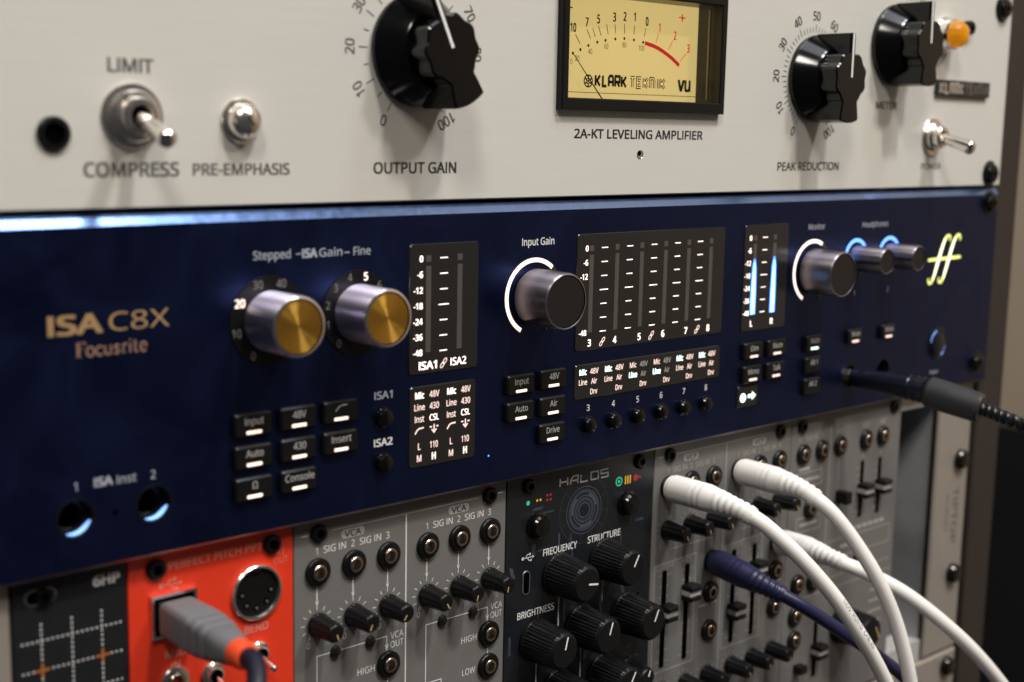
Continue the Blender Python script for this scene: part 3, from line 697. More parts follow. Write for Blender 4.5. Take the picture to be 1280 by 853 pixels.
# ================================================================== EURORACK CASE
YE = 5.0; HP = 5.08
case = thing('module_case', 'grey metal rack case with pale screwed ears holding the row of small modules', 'rack case', (132, YE, -131))
b = MB(); b.box(-81.4, -79.9 - 1.5 - 1.6, YE + 1.4, 75, -130, -1.2, 'case_side'); b.box(345.4, 347.0, YE + 1.4, 75, -130, -1.2, 'case_side'); b.box(-81, 345, 73, 75, -130, -1.2, 'black_matte'); b.box(-81, 345, YE + 2, 73, -131.6, -130, 'case_side')
b.build('case_shell', case)
b = MB(); b.box(-81, 345.2, YE + 2.2, YE + 14, -9, -2.0, 'rail_alu'); b.build('rail', case)
b = MB(); b.box(-81, 345.2, YE + 2.2, YE + 14, -129.5, -122, 'rail_alu'); b.build('rail', case)
for xa, xb in ((345, 373.4), (-109.2, -81.5)):
    b = MB(); b.prism([(xa, -131), (xb, -131), (xb, -1.2), (xa, -1.2)], YE + 1.2, YE, 'ear_metal', .9, None)
    if xa > 0:
        b.text('TIPTOP', 363.9, -64.5, 4.6, YE - E_, 'print_grey', 27, .01, rot=90); b.text('AUDIO', 357.0, -62, 2.6, YE - E_, 'print_grey', 18, 0, rot=90)
    ear = b.build('case_ear', case, ((xa + xb) / 2, YE, -66))
    if xa > 0:
        for z in (-37.4, -92.8):
            s_ = MB(); s_.lathe([(4.6, 0), (4.6, 2.0), (3.9, 3.1), (2.2, 3.6), (0, 3.7)], 364.6, z, YE, 'black_gloss', 28); s_.build('ear_screw', ear, (364.6, YE, z))

pnl = thing('blank_rack_panel', 'plain pale rack panel below the module row, just showing at the lower right', 'rack panel', (132, YE, -176))
b = MB(); b.prism([(-109.2, -176), (373.4, -176), (373.4, -132), (-109.2, -132)], YE + 2, YE - .4, 'ear_metal', .9); b.build('plate', pnl)
s_ = MB(); s_.lathe([(4.6, 0), (4.6, 2.0), (3.9, 3.1), (2.2, 3.6), (0, 3.7)], 364.6, -139, YE - .4, 'black_gloss', 28); s_.build('rack_screw', pnl, (364.6, YE, -139))
def module(name, u0, u1, label, cat, pm):
    t = thing(name, label, cat, ((u0 + u1) / 2 * HP, YE, -130))
    b = MB(); x0, x1 = u0 * HP + .15, u1 * HP - .15
    b.prism([(x0, -129.6), (x1, -129.6), (x1, -1.4), (x0, -1.4)], YE + 1.9, YE, pm, .22)
    return t, b.build('panel', t, ((x0 + x1) / 2, YE, -129.6))
def mini_jack(parent, x, z, plugged=False, ring='black_plastic'):
    b = MB(); b.lathe([(4.2, 0), (4.2, .9), (3.9, 1.3), (2.7, 1.5), (2.4, 1.1)], x, z, YE, ring, 36)
    b.lathe([(2.4, 1.1), (2.4, 1.8), (2.2, 2.0), (1.55, 2.05), (1.5, -.4)], x, z, YE, 'jack_metal', 36)
    b.lathe([(1.7, .3), (1.2, -.3), (0, -.3)], x, z, YE, 'void', 20)
    j = b.build('jack', parent, (x, YE, z))
    return j
def small_knob(parent, x, z, ang=150, h=10.2, r=3.3):
    n = 54
    def rf(a, hh): return 1 + .045 * math.copysign(abs(math.cos(a * 9)) ** .5, math.cos(a * 9)) if 1.2 < hh < h - .7 else 1
    b = MB(); b.lathe([(r * 1.08, .5), (r * 1.08, 1.1), (r, 1.3), (r * .86, h - .8), (r * .80, h - .3), (r * .68, h), (0, h)], x, z, YE, 'black_plastic', n, rf)
    k = b.build('knob', parent, (x, YE, z))
    q = math.radians(ang); p = MB(); p.stroke([(x + rr * math.sin(q), z + rr * math.cos(q)) for rr in (r * .1, r * .66)], .4, YE - h - .05, 'brass_pointer'); p.build('pointer_line', k, flat=True)
    return k
def ticks(mb, x, z, r0=4.3, r1=5.6, n=11, m='print_white', wv=.25):
    for i in range(n):
        a = math.radians(215 + 290 * i / (n - 1)); mb.stroke([(x + r0 * math.sin(a), z + r0 * math.cos(a)), (x + r1 * math.sin(a), z + r1 * math.cos(a))], wv, YE - E_, m)
def black_screw(parent, x, z, r=2.9, m='black_plastic'):
    r *= .9; b = MB(); b.lathe([(r, 0), (r, .9), (r * .8, 1.4), (r * .5, 1.5), (r * .45, .8), (0, .7)], x, z, YE, m, 24, mats=[m] * 3 + ['void'] * 2); return b.build('panel_screw', parent, (x, YE, z))
def arrow(mb, x, z0, z1, m='print_white'):
    mb.stroke([(x, z0), (x, z1 + 1.2)], .35, YE - E_, m); mb.add([(x - .6, YE - E_, z1 + 1.6), (x + .6, YE - E_, z1 + 1.6), (x, YE - E_, z1)], [(0, 1, 2)], m)
def badge(mb, x, z, t, wd=8.4, h=2.7):
    pts = rrect(x, z, wd, h, 1.2); mb.add([(px, YE - E_, pz) for px, pz in pts], [tuple(range(len(pts)))], 'print_dim'); mb.text(t, x, z, 1.9, YE - 2 * E_, 'print_black', wd * .7, .01)
yE = YE - E_

# --- blank panel with a dot grid
t, pn = module('blank_module', -16, -10, 'black blank module panel with white dotted grid and small orange crosses', 'module', 'black_panel')
b = MB(); b.text('6HP', -56.5, -5.4, 2.6, yE, 'print_white', 7.0, .035)
for k in range(16):
    for row in range(14):
        pass
for gx in (-74.1, -66.1, -58.1):
    for i in range(48):
        z = -13.6 - 1.0 * i * 1.3
        if z > -120: b.disc(gx, z, .3, yE, 'print_white', 8)
for gz in (-17.8, -25.6, -33.4, -41.2):
    for i in range(21):
        x = -79.0 + 1.3 * i
        b.disc(x, gz, .3, yE, 'print_white', 8)
for gx, gz in ((-74.1, -25.6), (-58.1, -25.6), (-66.1, -41.2)):
    b.rect(gx - 1.9, gx + 1.9, gz - .35, gz + .35, yE - .06, 'print_orange'); b.rect(gx - .35, gx + .35, gz - 1.9, gz + 1.9, yE - .08, 'print_orange')
b.build('legend', pn, flat=True)
b = MB(); b.prism(rrect(-74.0, -6.3, 7.4, 3.4, 1.7), YE + .05, YE - .12, 'void', .05); b.stroke(rrect(-74.0, -6.3, 7.8, 3.8, 1.9), .35, YE - .1, 'nickel', True); b.build('mounting_slot', t, (-74, YE, -6.3))
black_screw(t, -73.2, -6.4, 2.5, 'black_gloss')

# --- red pitch module
t, pn = module('midi_module', -10, 0, 'bright red module panel with round MIDI socket and USB socket', 'module', 'red_panel')
b = MB(); b.text('PERFECT PITCH PP1', -24.9, -5.6, 2.4, yE, 'print_redlight', 28, .02); b.text('BEND', -12.4, -29.2, 2.3, yE, 'print_redlight', 7.6, .025)
b.text('MIDI', -37.0, -30.2, 2.3, yE, 'print_redlight', 7, .02); b.text('IN', -37.5, -33.6, 2.0, yE, 'print_redlight', 2.6, .02); b.text('OUT', -4.2, -11.0, 1.9, yE, 'print_redlight', 4.6, .0); b.text('RT', -4.2, -8.6, 1.9, yE, 'print_redlight', 3.0, .0)
def usb_mark(mb, x, z, k, m):
    mb.stroke([(x - 3 * k, z), (x + 2.6 * k, z)], .35 * k, yE, m); mb.disc(x - 3 * k, z, .75 * k, yE, m, 14); mb.add([(x + 2.5 * k, yE, z - .7 * k), (x + 3.6 * k, yE, z), (x + 2.5 * k, yE, z + .7 * k)], [(0, 1, 2)], m)
    mb.stroke([(x - 1.6 * k, z), (x - .4 * k, z + 1.4 * k), (x + .8 * k, z + 1.4 * k)], .35 * k, yE, m); mb.stroke([(x - .4 * k, z), (x + .6 * k, z - 1.4 * k), (x + 1.4 * k, z - 1.4 * k)], .35 * k, yE, m)
    mb.disc(x + 1.0 * k, z + 1.4 * k, .55 * k, yE, m, 12); mb.rect(x + 1.2 * k, x + 2.1 * k, z - 1.85 * k, z - .95 * k, yE, m)
usb_mark(b, -38.3, -10.8, .95, 'print_redlight'); b.build('legend', pn, flat=True)
black_screw(t, -42.7, -5.7, 3.1); black_screw(t, -7.2, -5.7, 3.1)
b = MB(); rings = []
O = ((-44.6, -24.9), (-31.3, -24.9), (-31.3, -12.9), (-44.6, -12.9)); I = grow(O, -.8)
rings = [ring(O, YE), ring(O, YE - 1.2), ring(I, YE - 1.2), ring(I, YE + 1)]
vs = sum(rings, []); fs = [(j * 4 + i, j * 4 + (i + 1) % 4, (j + 1) * 4 + (i + 1) % 4, (j + 1) * 4 + i) for j in range(3) for i in range(4)]
b.add(vs, fs, 'rim_bright'); b.rect(-43.8, -32.1, -24.1, -13.7, YE - .05, 'void'); b.build('usb_socket', t, (-38, YE, -19))
b = MB(); b.lathe([(8.0, 0), (8.0, 1.0), (7.7, 1.3), (7.2, 1.3), (7.0, .2)], -12.5, -18.7, YE, 'nickel', 48); dn = b.build('din_socket', t, (-12.5, YE, -18.7))
b = MB(); b.lathe([(7.05, .25), (0, .22)], -12.5, -18.7, YE, 'black_plastic', 40); b.box(-13.6, -11.4, YE - 1.1, YE - .1, -12.6, -11.7, 'black_plastic')
for a in (90, 135, 180, 225, 270):
    q = math.radians(a); px, pz = -12.5 + 4.6 * math.sin(q), -18.7 + 4.6 * math.cos(q)
    b.lathe([(1.0, .28), (.9, .3), (0, .3)], px, pz, YE, 'void', 14); b.lathe([(.5, .3), (.45, .7), (0, .72)], px, pz, YE, 'nickel', 10)
b.build('socket_insert', dn)
for x, z in ((-38.0, -38.0), (-12.0, -36.9), (-26.0, -39.2)):
    mini_jack(t, x, z, ring='nickel') if x < -30 else None
for x, z in ((-12.2, -36.6), (-26.6, -39.0), (-12.2, -50), (-26.6, -52)):
    b = MB(); b.lathe([(3.4, 0), (3.4, .8), (2.9, 1.2), (2.4, 1.2), (2.4, 2.6), (1.9, 2.8), (1.3, 1.8), (0, 1.8)], x, z, YE, 'nickel', 30, mats=['nickel'] * 5 + ['void'] * 2)
    sw = b.build('mini_toggle', t, (x, YE, z))
    b = MB(); b.tube([(x, YE - 1.5, z), (x + .2, YE - 5, z - 1.3), (x + .4, YE - 7.8, z - 2.4), (x + .45, YE - 8.6, z - 2.7)], [.7, .8, 1.15, .7], 'chrome', 14); b.build('lever', sw, (x, YE, z))

# --- grey dual amplifier module
t, pn = module('vca_module', 0, 16, 'grey module with two sets of three sockets and small knobs, next to the red panel', 'module', 'grey_panel')
b = MB(); W_ = 'print_white'
b.stroke([(40.4, -5.2), (40.4, -127)], .45, yE, W_)
b.stroke([(13.2, -5.6), (69.4, -5.4)], .3, yE, 'print_dim'); b.stroke([(2.6, -5.7), (5.0, -5.7)], .3, yE, W_); b.stroke([(77.5, -5.3), (79.6, -5.3)], .3, yE, W_)
for ox in (0, 40.6):
    badge(b, 20.6 + ox, -7.6, 'VCA')
    for k in range(3):
        x = 7.9 + 12.75 * k + ox
        b.text(str(k + 1), x, -10.9, 2.1, yE, W_, None, .0)
        arrow(b, x, -21.4, -27.6, W_); ticks(b, x, -33.0)
    for k in range(2): b.text('SIG IN', 14.2 + 12.75 * k + ox, -10.9, 2.1, yE, W_, 7.8, .005)
    for k in range(3): b.text('0', 4.8 + 12.75 * k + ox, -39.0, 2.0, yE, W_, None, 0); b.text('10', 11.2 + 12.75 * k + ox, -39.4, 1.8, yE, 'print_dim', None, 0)
    b.stroke([(7.8 + ox, -70), (7.8 + ox, -43.0), (33.2 + ox, -43.0), (33.2 + ox, -46)], .32, yE, W_); b.add([(32.5 + ox, yE, -45.6), (33.9 + ox, yE, -45.6), (33.2 + ox, yE, -48)], [(0, 1, 2)], W_)
    b.text('VCA', 37.1 + ox, -43.2, 2.1, yE, W_, 5.0, .0); b.text('OUT', 37.1 + ox, -46.1, 2.1, yE, W_, 5.0, .0)
    b.text('HIGH', 25.5 + ox, -51.9, 2.1, yE, W_, 6.4, .0); b.text('LOW', 25.6 + ox, -63.0, 2.1, yE, W_, 5.4, .0); b.stroke([(33.6 + ox, -55.5), (33.6 + ox, -60)], .32, yE, W_)
b.stroke([(48.4, -62.5), (54.8, -62.5), (54.8, -70)], .32, yE, W_)
b.build('legend', pn, flat=True)
for ox in (0, 40.6):
    for k in range(3):
        mini_jack(t, 8.0 + 12.75 * k + ox, -17.1); small_knob(t, 7.9 + 12.75 * k + ox, -33.0, (160, 205, 215)[k] if not ox else (150, 195, 195)[k])
    mini_jack(t, 33.6 + ox, -51.9); mini_jack(t, 33.6 + ox, -63.0)
    for k in range(2):
        l = MB(); l.lathe([(1.75, 0), (1.75, .5), (1.4, 1.1), (0, 1.4)], 14.2 + 12.7 * k + ox, -42.9, YE, 'led_off', 20); l.build('led', t, (14.2 + 12.7 * k + ox, YE, -42.9))
black_screw(t, 8.5, -5.5, 3.0); black_screw(t, 73.9, -5.3, 3.0)

# --- black resonator module
t, pn = module('resonator_module', 16, 30, 'black module with fluted knobs, pale circular emblem and tiny coloured lights', 'module', 'halo_panel')
b = MB(); W_ = 'print_white'
def techno(word, x0, z0, h, adv, wv, m):
    T = {'H': [[(0, 0), (0, 1)], [(1, 0), (1, 1)], [(0, .5), (1, .5)]], 'A': [[(0, 0), (0, .55), (.35, 1), (1, 1), (1, 0)], [(0, .42), (1, .42)]], 'L': [[(0, 1), (0, 0), (1, 0)]], 'O': [[(0, 0), (1, 0), (1, 1), (0, 1), (0, -.04)]], 'S': [[(1, 1), (0, 1), (0, .5), (1, .5), (1, 0), (0, 0)]]}
    for i, c in enumerate(word):
        for pl_ in T[c]: b.stroke([(x0 + i * adv + px * adv * .72, z0 + pz * h) for px, pz in pl_], wv, yE, m)
techno('HALOS', 105.4, -7.8, 2.7, 4.9, .55, 'print_dim')
b.text('FREQUENCY', 106.2, -29.6, 2.4, yE, W_, 15.8, .01); b.text('STRUCTURE', 127.5, -29.2, 2.4, yE, W_, 16.2, .01); b.text('BRIGHTNESS', 95.5, -49.5, 2.4, yE, W_, 16.8, .01)
usb_mark(b, 91.4, -29.8, .78, W_)
cx, cz = 117.2, -18.0
for r0, r1, m in ((2.4, 2.9, 'halo_grey'), (3.4, 4.6, 'halo_grey_dim'), (5.0, 5.4, 'halo_grey'), (6.2, 7.4, 'halo_grey_dim'), (8.2, 8.5, 'halo_grey'), (11.6, 11.8, 'halo_grey_dim')):
    b.arc(cx, cz, r0, r1, 0, 360, yE, m, 56)
for a in range(0, 360, 30): q = math.radians(a + 8); b.stroke([(cx + 8.5 * math.sin(q), cz + 8.5 * math.cos(q)), (cx + 11.6 * math.sin(q), cz + 11.6 * math.cos(q))], .18, yE, 'halo_grey_dim')
for a in (20, 140, 260): b.arc(cx, cz, 5.4, 6.2, a, a + 60, yE, 'halo_grey', 12)
rnd = random.Random(5)
for k in range(80):
    x = rnd.uniform(83, 150); z = rnd.uniform(-125, -12); 
    if (x - cx) ** 2 + (z - cz) ** 2 < 150 or (z > -32 and 97 < x < 137): continue
    wv, hh = rnd.choice(((1.2, 7), (4.5, 1.1), (1.6, 4.2), (6, .7), (.7, 9))); sk = rnd.choice((0, 0, 1.2, -1.2))
    x = min(x, 149 - wv - 1.3)
    b.add([(x, yE + .02, z), (x + wv, yE + .02, z), (x + wv + sk, yE + .02, z + hh * .9), (x + sk, yE + .02, z + hh)], [(0, 1, 2, 3)], rnd.choice(('halo_grey_dim', 'halo_grey_dim', 'halo_grey')))
b.stroke([(106.1, -46), (106.1, -58)], .5, yE, W_); b.stroke([(127.5, -44), (127.5, -53)], .4, yE, 'print_dim'); b.stroke([(96.2, -66), (96.2, -84)], .5, yE, W_); b.stroke([(117.4, -66), (117.4, -80)], .4, yE, 'print_dim')
b.build('legend', pn, flat=True)
l = MB(); l.disc(90.9, -11.0, .8, yE, 'led_green', 14); l.disc(95.0, -10.8, .45, yE, 'led_amber', 10); l.disc(96.5, -10.8, .45, yE, 'led_amber', 10)
for dx in (0, 1.5):
    for dz in (-.8, .8): l.disc(99.6 + dx, -10.6 + dz, .45, yE, 'led_red', 10)
l.arc(134.2, -10.7, 1.2, 1.7, 0, 360, yE, 'led_green', 24); l.disc(134.2, -10.7, .6, yE, 'led_green', 12)
for k in range(3): l.rect(137.2 + 1.2 * k, 137.8 + 1.2 * k, -12.2, -9.2, yE, 'led_amber')
l.disc(142.7, -10.6, 1.2, yE, 'led_red', 14); l.rect(144, 145.4, -11, -10.3, yE, 'led_red')
l.build('status_lights', t, (118, YE, -10), flat=True)
def fluted_knob(x, z, ang, h=14.5, r=7.2):
    n = 144
    def rf(a, hh): return 1 + .02 * (1 if math.cos(a * 36) > 0 else -1) if 1.4 < hh < h - 1.2 else 1
    b = MB(); b.lathe([(r * 1.06, .3), (r * 1.06, 1.2), (r, 1.5), (r * .90, h - 1.3), (r * .84, h - .5), (r * .74, h), (0, h)], x, z, YE, 'black_plastic', n, rf); k = b.build('knob', t, (x, YE, z))
    q = math.radians(ang); p = MB(); p.stroke([(x + rr * math.sin(q), z + rr * math.cos(q)) for rr in (.6, r * .70)], .62, YE - h - .06, 'white_line'); p.build('pointer_line', k, flat=True)
for x, z, a in ((105.4, -38.3, 100), (127.6, -37.4, 30), (95.6, -59.4, 15), (116.6, -59.3, 18), (139.2, -59.9, 25), (106, -80, 40), (128, -80, 30), (141, -82, 20)): fluted_knob(x, z, a) if x < 140 else fluted_knob(x, z, a, 11, 4.2)
for x, z in ((94.9, -19.3), (138.3, -19.2)):
    b = MB(); b.lathe([(4.6, 0), (4.6, .6), (3.9, .9), (3.9, 2.6), (3.3, 3.4), (0, 3.6)], x, z, YE, 'black_gloss', 32); b.build('push_button', t, (x, YE, z))
b = MB(); b.prism(rrect(90.6, -38.4, 3.4, 8.4, 1.65), YE + .05, YE - .35, 'steel', .1); us = b.build('usb_socket', t, (90.6, YE, -38.4))
b = MB(); b.prism(rrect(90.6, -38.4, 2.5, 7.5, 1.2), YE - .34, YE - .40, 'void'); b.build('socket_opening', us)
black_screw(t, 91.0, -5.2, 2.7); black_screw(t, 144.6, -5.0, 2.9)

# --- grey filter module
def fader(parent, x, z0, z1, pos, cap='fader_cap'):
    b = MB(); b.prism(rrect(x, (z0 + z1) / 2, 2.6, abs(z1 - z0), .8), YE + .04, YE - .08, 'void', .02); f = b.build('fader', parent, (x, YE, (z0 + z1) / 2))
    b = MB()
    for sg in (-1, 1):
        b.prism([(x - 3.0, pos + sg * .95), (x + 3.0, pos + sg * .95), (x + 3.0, pos + sg * 2.9), (x - 3.0, pos + sg * 2.9)][::sg], YE - .3, YE - 5.4, 'black_plastic', .5)
    b.box(x - 3.0, x + 3.0, YE - .3, YE - 4.6, pos - .95, pos + .95, cap); b.build('fader_cap', f, (x, YE, pos))
t, pn = module('filter_module', 30, 46, 'grey module with white and navy plugs in it, right of the black knob panel', 'module', 'grey_panel')
b = MB(); W_ = 'print_dim'
b.stroke([(193.2, -5.0), (193.2, -127)], .45, yE, W_); b.stroke([(164, -5.2), (221, -4.8)], .3, yE, W_); b.stroke([(154.5, -5.3), (157, -5.3)], .3, yE, W_); b.stroke([(229.5, -4.9), (232, -4.9)], .3, yE, W_)
for ox in (0, 40.3):
    badge(b, 172.6 + ox, -7.4, 'VCF')
    for k in range(3):
        x = 160.2 + 12.75 * k + ox; b.text(str(k + 1), x, -10.9, 2.0, yE, W_, None); ticks(b, x, -33.0, m=W_); arrow(b, x, -21.4, -27.6, W_); b.text('0', x - 3, -39, 1.9, yE, W_)
    for k in range(2): b.text('SIG IN', 166.6 + 12.75 * k + ox, -10.9, 2.0, yE, W_, 7.8, .005)
    x0 = 154.6 + ox; b.stroke([(x0, -46.2), (x0 + 23, -45.4), (x0 + 23, -88), (x0, -88)], .32, yE, W_, closed=True)
    b.text('CUTOFF', 160.4 + ox, -47.4, 1.9, yE, W_, 9.6); b.text('RES', 172.6 + ox, -46.9, 1.9, yE, W_, 5)
    for k in range(9):
        z = -50.5 - 4.2 * k; wv = 3.6 if k % 4 == 0 else 2.6
        for xx in (160.2, 172.9): b.stroke([(xx + ox - wv, z), (xx + ox - 1.3, z)], .25, yE, W_); b.stroke([(xx + ox + 1.3, z), (xx + ox + wv, z)], .25, yE, W_)
    b.stroke([(163 + ox, -42), (163 + ox, -41), (186.5 + ox, -41), (186.5 + ox, -44.5)], .3, yE, W_)
    for k in range(3): ticks(b, 160.2 + 12.8 * k + ox, -95.6, m=W_)
    b.stroke([(180.5 + ox, -67.4), (191 + ox, -67.4)], .9, yE, W_)
b.build('legend', pn, flat=True)
for ox in (0, 40.3):
    for k in range(3):
        mini_jack(t, 160.2 + 12.75 * k + ox, -17.0); small_knob(t, 160.2 + 12.75 * k + ox, -33.0, 160); small_knob(t, 160.4 + 12.8 * k + ox, -95.6, 160)
    fader(t, 160.2 + ox, -48.8, -86.6, (-64.4, -73)[ox > 0]); fader(t, 172.9 + ox, -48.8, -86.4, (-59.2, -58.3)[ox > 0])
    mini_jack(t, 186.6 + ox, -50.2); mini_jack(t, 186.6 + ox, -62.6); mini_jack(t, 186.6 + ox, -78)
for x in (160.5, 225.9): black_screw(t, x, -5.1, 3.0)

# --- grey envelope module
t, pn = module('envelope_module', 46, 61.6, 'grey module with two short slide faders and an empty gap to its right', 'module', 'grey_panel')
b = MB()
b.stroke([(260.6, -5), (260.6, -66)], .4, yE, W_); b.stroke([(240.5 + 3.6, -4.9), (250, -4.9)], .3, yE, W_)
b.text('4', 239.4, -10.8, 1.9, yE, W_); b.text('SIG IN', 247.6, -10.8, 1.9, yE, W_, 7.4); b.text('5', 255.2, -10.8, 1.9, yE, W_)
b.text('GATE', 266.6, -10.6, 1.8, yE, W_, 5.4); b.text('OUT', 286, -10.6, 1.9, yE, W_, 4.6, .02); b.text('OUT', 298.8, -10.6, 1.9, yE, W_, 4.6, .02)
for rx in ((239, 256, -31, -25), (240, 256, -50, -44), (263, 309, -66, -58)):
    b.stroke([(rx[0], rx[2]), (rx[1], rx[2]), (rx[1], rx[3]), (rx[0], rx[3])], .35, yE, W_, closed=True)
b.rect(241, 254, -28.8, -27.4, yE, W_); b.rect(242, 254, -47.6, -46.4, yE, W_); b.rect(240, 247, -24, -22.6, yE, W_); b.rect(272, 281, -62.6, -61, yE, W_)
b.stroke([(247, -25), (247, -22)], .3, yE, W_); b.stroke([(255, -22), (255, -31)], .3, yE, W_)
b.stroke([(267.2, -21.5), (267.2, -35)], .3, yE, W_)
for fx in (284.9, 298.2):
    arrow(b, fx, -21, -25, W_)
    for k in range(7): b.stroke([(fx - 4.4, -29 - 3.2 * k), (fx - 1.4, -29 - 3.2 * k)], .25, yE, W_)
for i in range(6): b.rect(279 + 4.3 * i, 282.4 + 4.3 * i, -56, -54.4, yE, W_)
b.stroke([(235, -79), (312, -79)], .35, yE, W_); b.stroke([(264, -70), (264, -74), (310, -74)], .35, yE, W_)
for k in range(6): b.rect(296, 306, -82 - 5 * k, -81.2 - 5 * k, yE, W_)
b.build('legend', pn, flat=True)
for x in (241.8, 254.5, 267.2, 286.0, 298.7): mini_jack(t, x, -16.9)
mini_jack(t, 248.4, -40.6)
for x, z in ((242.2, -71.9), (253.0, -72.8), (241.6, -85.6), (241.9, -96.0), (286, -70)): mini_jack(t, x, z)
fader(t, 284.9, -26, -51, -38.6); fader(t, 298.2, -26.5, -51.5, -38.8); fader(t, 257.5, -87, -116, -104)
b = MB(); b.box(266.6, 270.4, YE, YE - 5.5, -41.4, -36.4, 'black_plastic'); b.build('slide_switch', t, (268.5, YE, -39)); 
b = MB(); b.box(243, 247.5, YE, YE - 4, -110.6, -107.4, 'black_plastic'); b.build('slide_switch', t, (245, YE, -109))
n = 48
b = MB(); b.lathe([(8.6, .3), (8.6, 1.2), (8.0, 1.6), (7.3, 14), (6.6, 15.4), (0, 15.6)], 276, -97, YE, 'black_plastic', n); k = b.build('knob', t, (276, YE, -97))
b = MB(); b.stroke([(278.5, -94.5), (281.6, -100)], .9, YE - 15.7, 'brass_pointer'); b.build('pointer_line', k, flat=True)
black_screw(t, 240.4, -5.2, 3.0); black_screw(t, 306.5, -5.2, 3.0)

# ================================================================== CABLES
def boot_plug(parent, pts, m, R0, R1, ribs, name='plug'):
    P = smooth(pts, 10); n = len(P); rad = []
    L = [0]
    for i in range(1, n): L.append(L[-1] + (P[i] - P[i - 1]).length)
    T = L[-1]
    for l in L:
        q = l / T
        r = R0 if q < .50 else (R0 + (R1 - R0) * min(1, (q - .50) / .22))
        if .56 < q < .97: r += .32 * math.sin(q * ribs * 2 * math.pi)
        if .30 < q < .50: r += .10 * math.sin(q * 60)
        if q < .03: r = R0 * .93
        rad.append(r)
    P2 = []; r2 = []
    for i in range(n - 1):
        for j in range(3):
            t_ = j / 3; P2.append(P[i].lerp(P[i + 1], t_)); l = L[i] + (L[i + 1] - L[i]) * t_; q = l / T
            r = R0 if q < .46 else (R0 + (R1 - R0) * min(1, (q - .46) / .34) ** .9)
            if .60 < q < .97: r += .16 * (1 if math.sin(q * 15 * 2 * math.pi) > 0 else -1)
            if .33 < q < .46: r -= .14 * (1 if math.sin(q * 95) > .4 else 0)
            if q < .03: r = R0 * .92
            r2.append(r)
    b = MB(); b.tube(P2, r2, m, 28); return b.build(name, parent, pts[0], ang=50)
def patch(name, label, cat, plug, cord, m, R0, R1, rc, group=None, writing=None):
    t = thing(name, label, cat, plug[0], group)
    pin = MB(); pin.tube([(plug[0][0], plug[0][1] + 12, plug[0][2]), (plug[0][0], plug[0][1] + .4, plug[0][2])], 1.55, 'nickel', 14); pin.build('plug_pin', t, plug[0])
    boot_plug(t, plug, m, R0, R1, 9)
    P = smooth([plug[-2]] + cord, 10)[8:]
    b = MB(); b.tube(P, rc, m, 20); c = b.build('cord', t, cord[0], ang=60)
    if writing:
        # lettering printed round the cord
        L = [0]
        for i in range(1, len(P)): L.append(L[-1] + (P[i] - P[i - 1]).length)
        def at(l):
            for i in range(1, len(P)):
                if L[i] >= l: return P[i - 1].lerp(P[i], (l - L[i - 1]) / max(1e-6, L[i] - L[i - 1])), (P[i] - P[i - 1]).normalized()
            return P[-1], (P[-1] - P[-2]).normalized()
        txt, l0, hgt, ang0 = writing; v, f = glyphs(txt, 0.0); k = hgt / caph(); vs = []
        for x, z in v:
            p, T_ = at(l0 + x * k * 1.1)
            n_ = Vector((-.659, -.736, .156)); n_ = (n_ - T_ * n_.dot(T_)).normalized(); s_ = T_.cross(n_)
            a = ang0 + (z * k - hgt / 2) / rc; q = p + (n_ * math.cos(a) - s_ * math.sin(a)) * (rc + .05); vs.append(tuple(q))
        w_ = MB(); w_.add(vs, f, 'print_black'); w_.build('lettering', c, flat=True)
    return t
patch('patch_cable', 'white patch cable with tiny black lettering, crossing in front of the navy cable', 'patch cable',
      [(160.2, 3.0, -17.0), (160.4, -12, -17.0), (160.8, -26, -17.8), (162.2, -33, -20.0)],
      [(162.2, -33, -20.0), (165.6, -38, -24), (173.5, -45, -33.6), (185.2, -51, -47.8), (195.3, -55, -62.0), (205.1, -57, -75.3), (213.7, -58, -88.0), (223.3, -58, -103.2), (232, -57, -122)], 'cable_white', 5.1, 3.3, 2.75, 'white patch cables', ('NOSTROMO  CABLES', 46, 1.6, .75))
patch('patch_cable', 'white patch cable plugged in highest, arching down in front of the empty gap', 'patch cable',
      [(200.2, 3.0, -17.0), (199.8, -12, -17.0), (199.4, -25, -17.6), (200.6, -32, -20.6)],
      [(200.6, -32, -20.6), (204.7, -37, -26.2), (211.9, -42, -37.0), (219.1, -47, -50.1), (227.3, -50, -66.0), (232.9, -52, -80.9), (238.1, -53, -96.3), (243.9, -53, -112.6), (250, -52, -135)], 'cable_white', 5.1, 3.3, 2.75, 'white patch cables')
patch('patch_cable', 'white patch cable plugged in lower, passing behind the other two and running off lower right', 'patch cable',
      [(226.9, 3.0, -50.2), (226.4, -10, -50.0), (226.0, -20, -50.2), (227.6, -27, -51.8)],
      [(227.6, -27, -51.8), (235.0, -33, -55.6), (246.7, -42, -63.5), (260.8, -50, -75.5), (276.3, -56, -89.7), (293.4, -60, -106.8), (308.5, -62, -123.1), (322, -63, -142)], 'cable_white', 5.1, 3.3, 2.8, 'white patch cables')
patch('patch_cable', 'dark navy patch cable sloping down behind the white cables', 'patch cable',
      [(186.6, 3.0, -50.2), (185.6, -8, -51.0), (187.0, -20, -53.4), (190.2, -27, -56.3)],
      [(190.2, -27, -56.3), (197.1, -33, -61.4), (210.9, -38, -71.3), (227.0, -42, -82.6), (244.4, -44, -95.2), (264.9, -45, -111.4), (285, -45, -132)], 'cable_navy', 5.0, 3.4, 2.5)

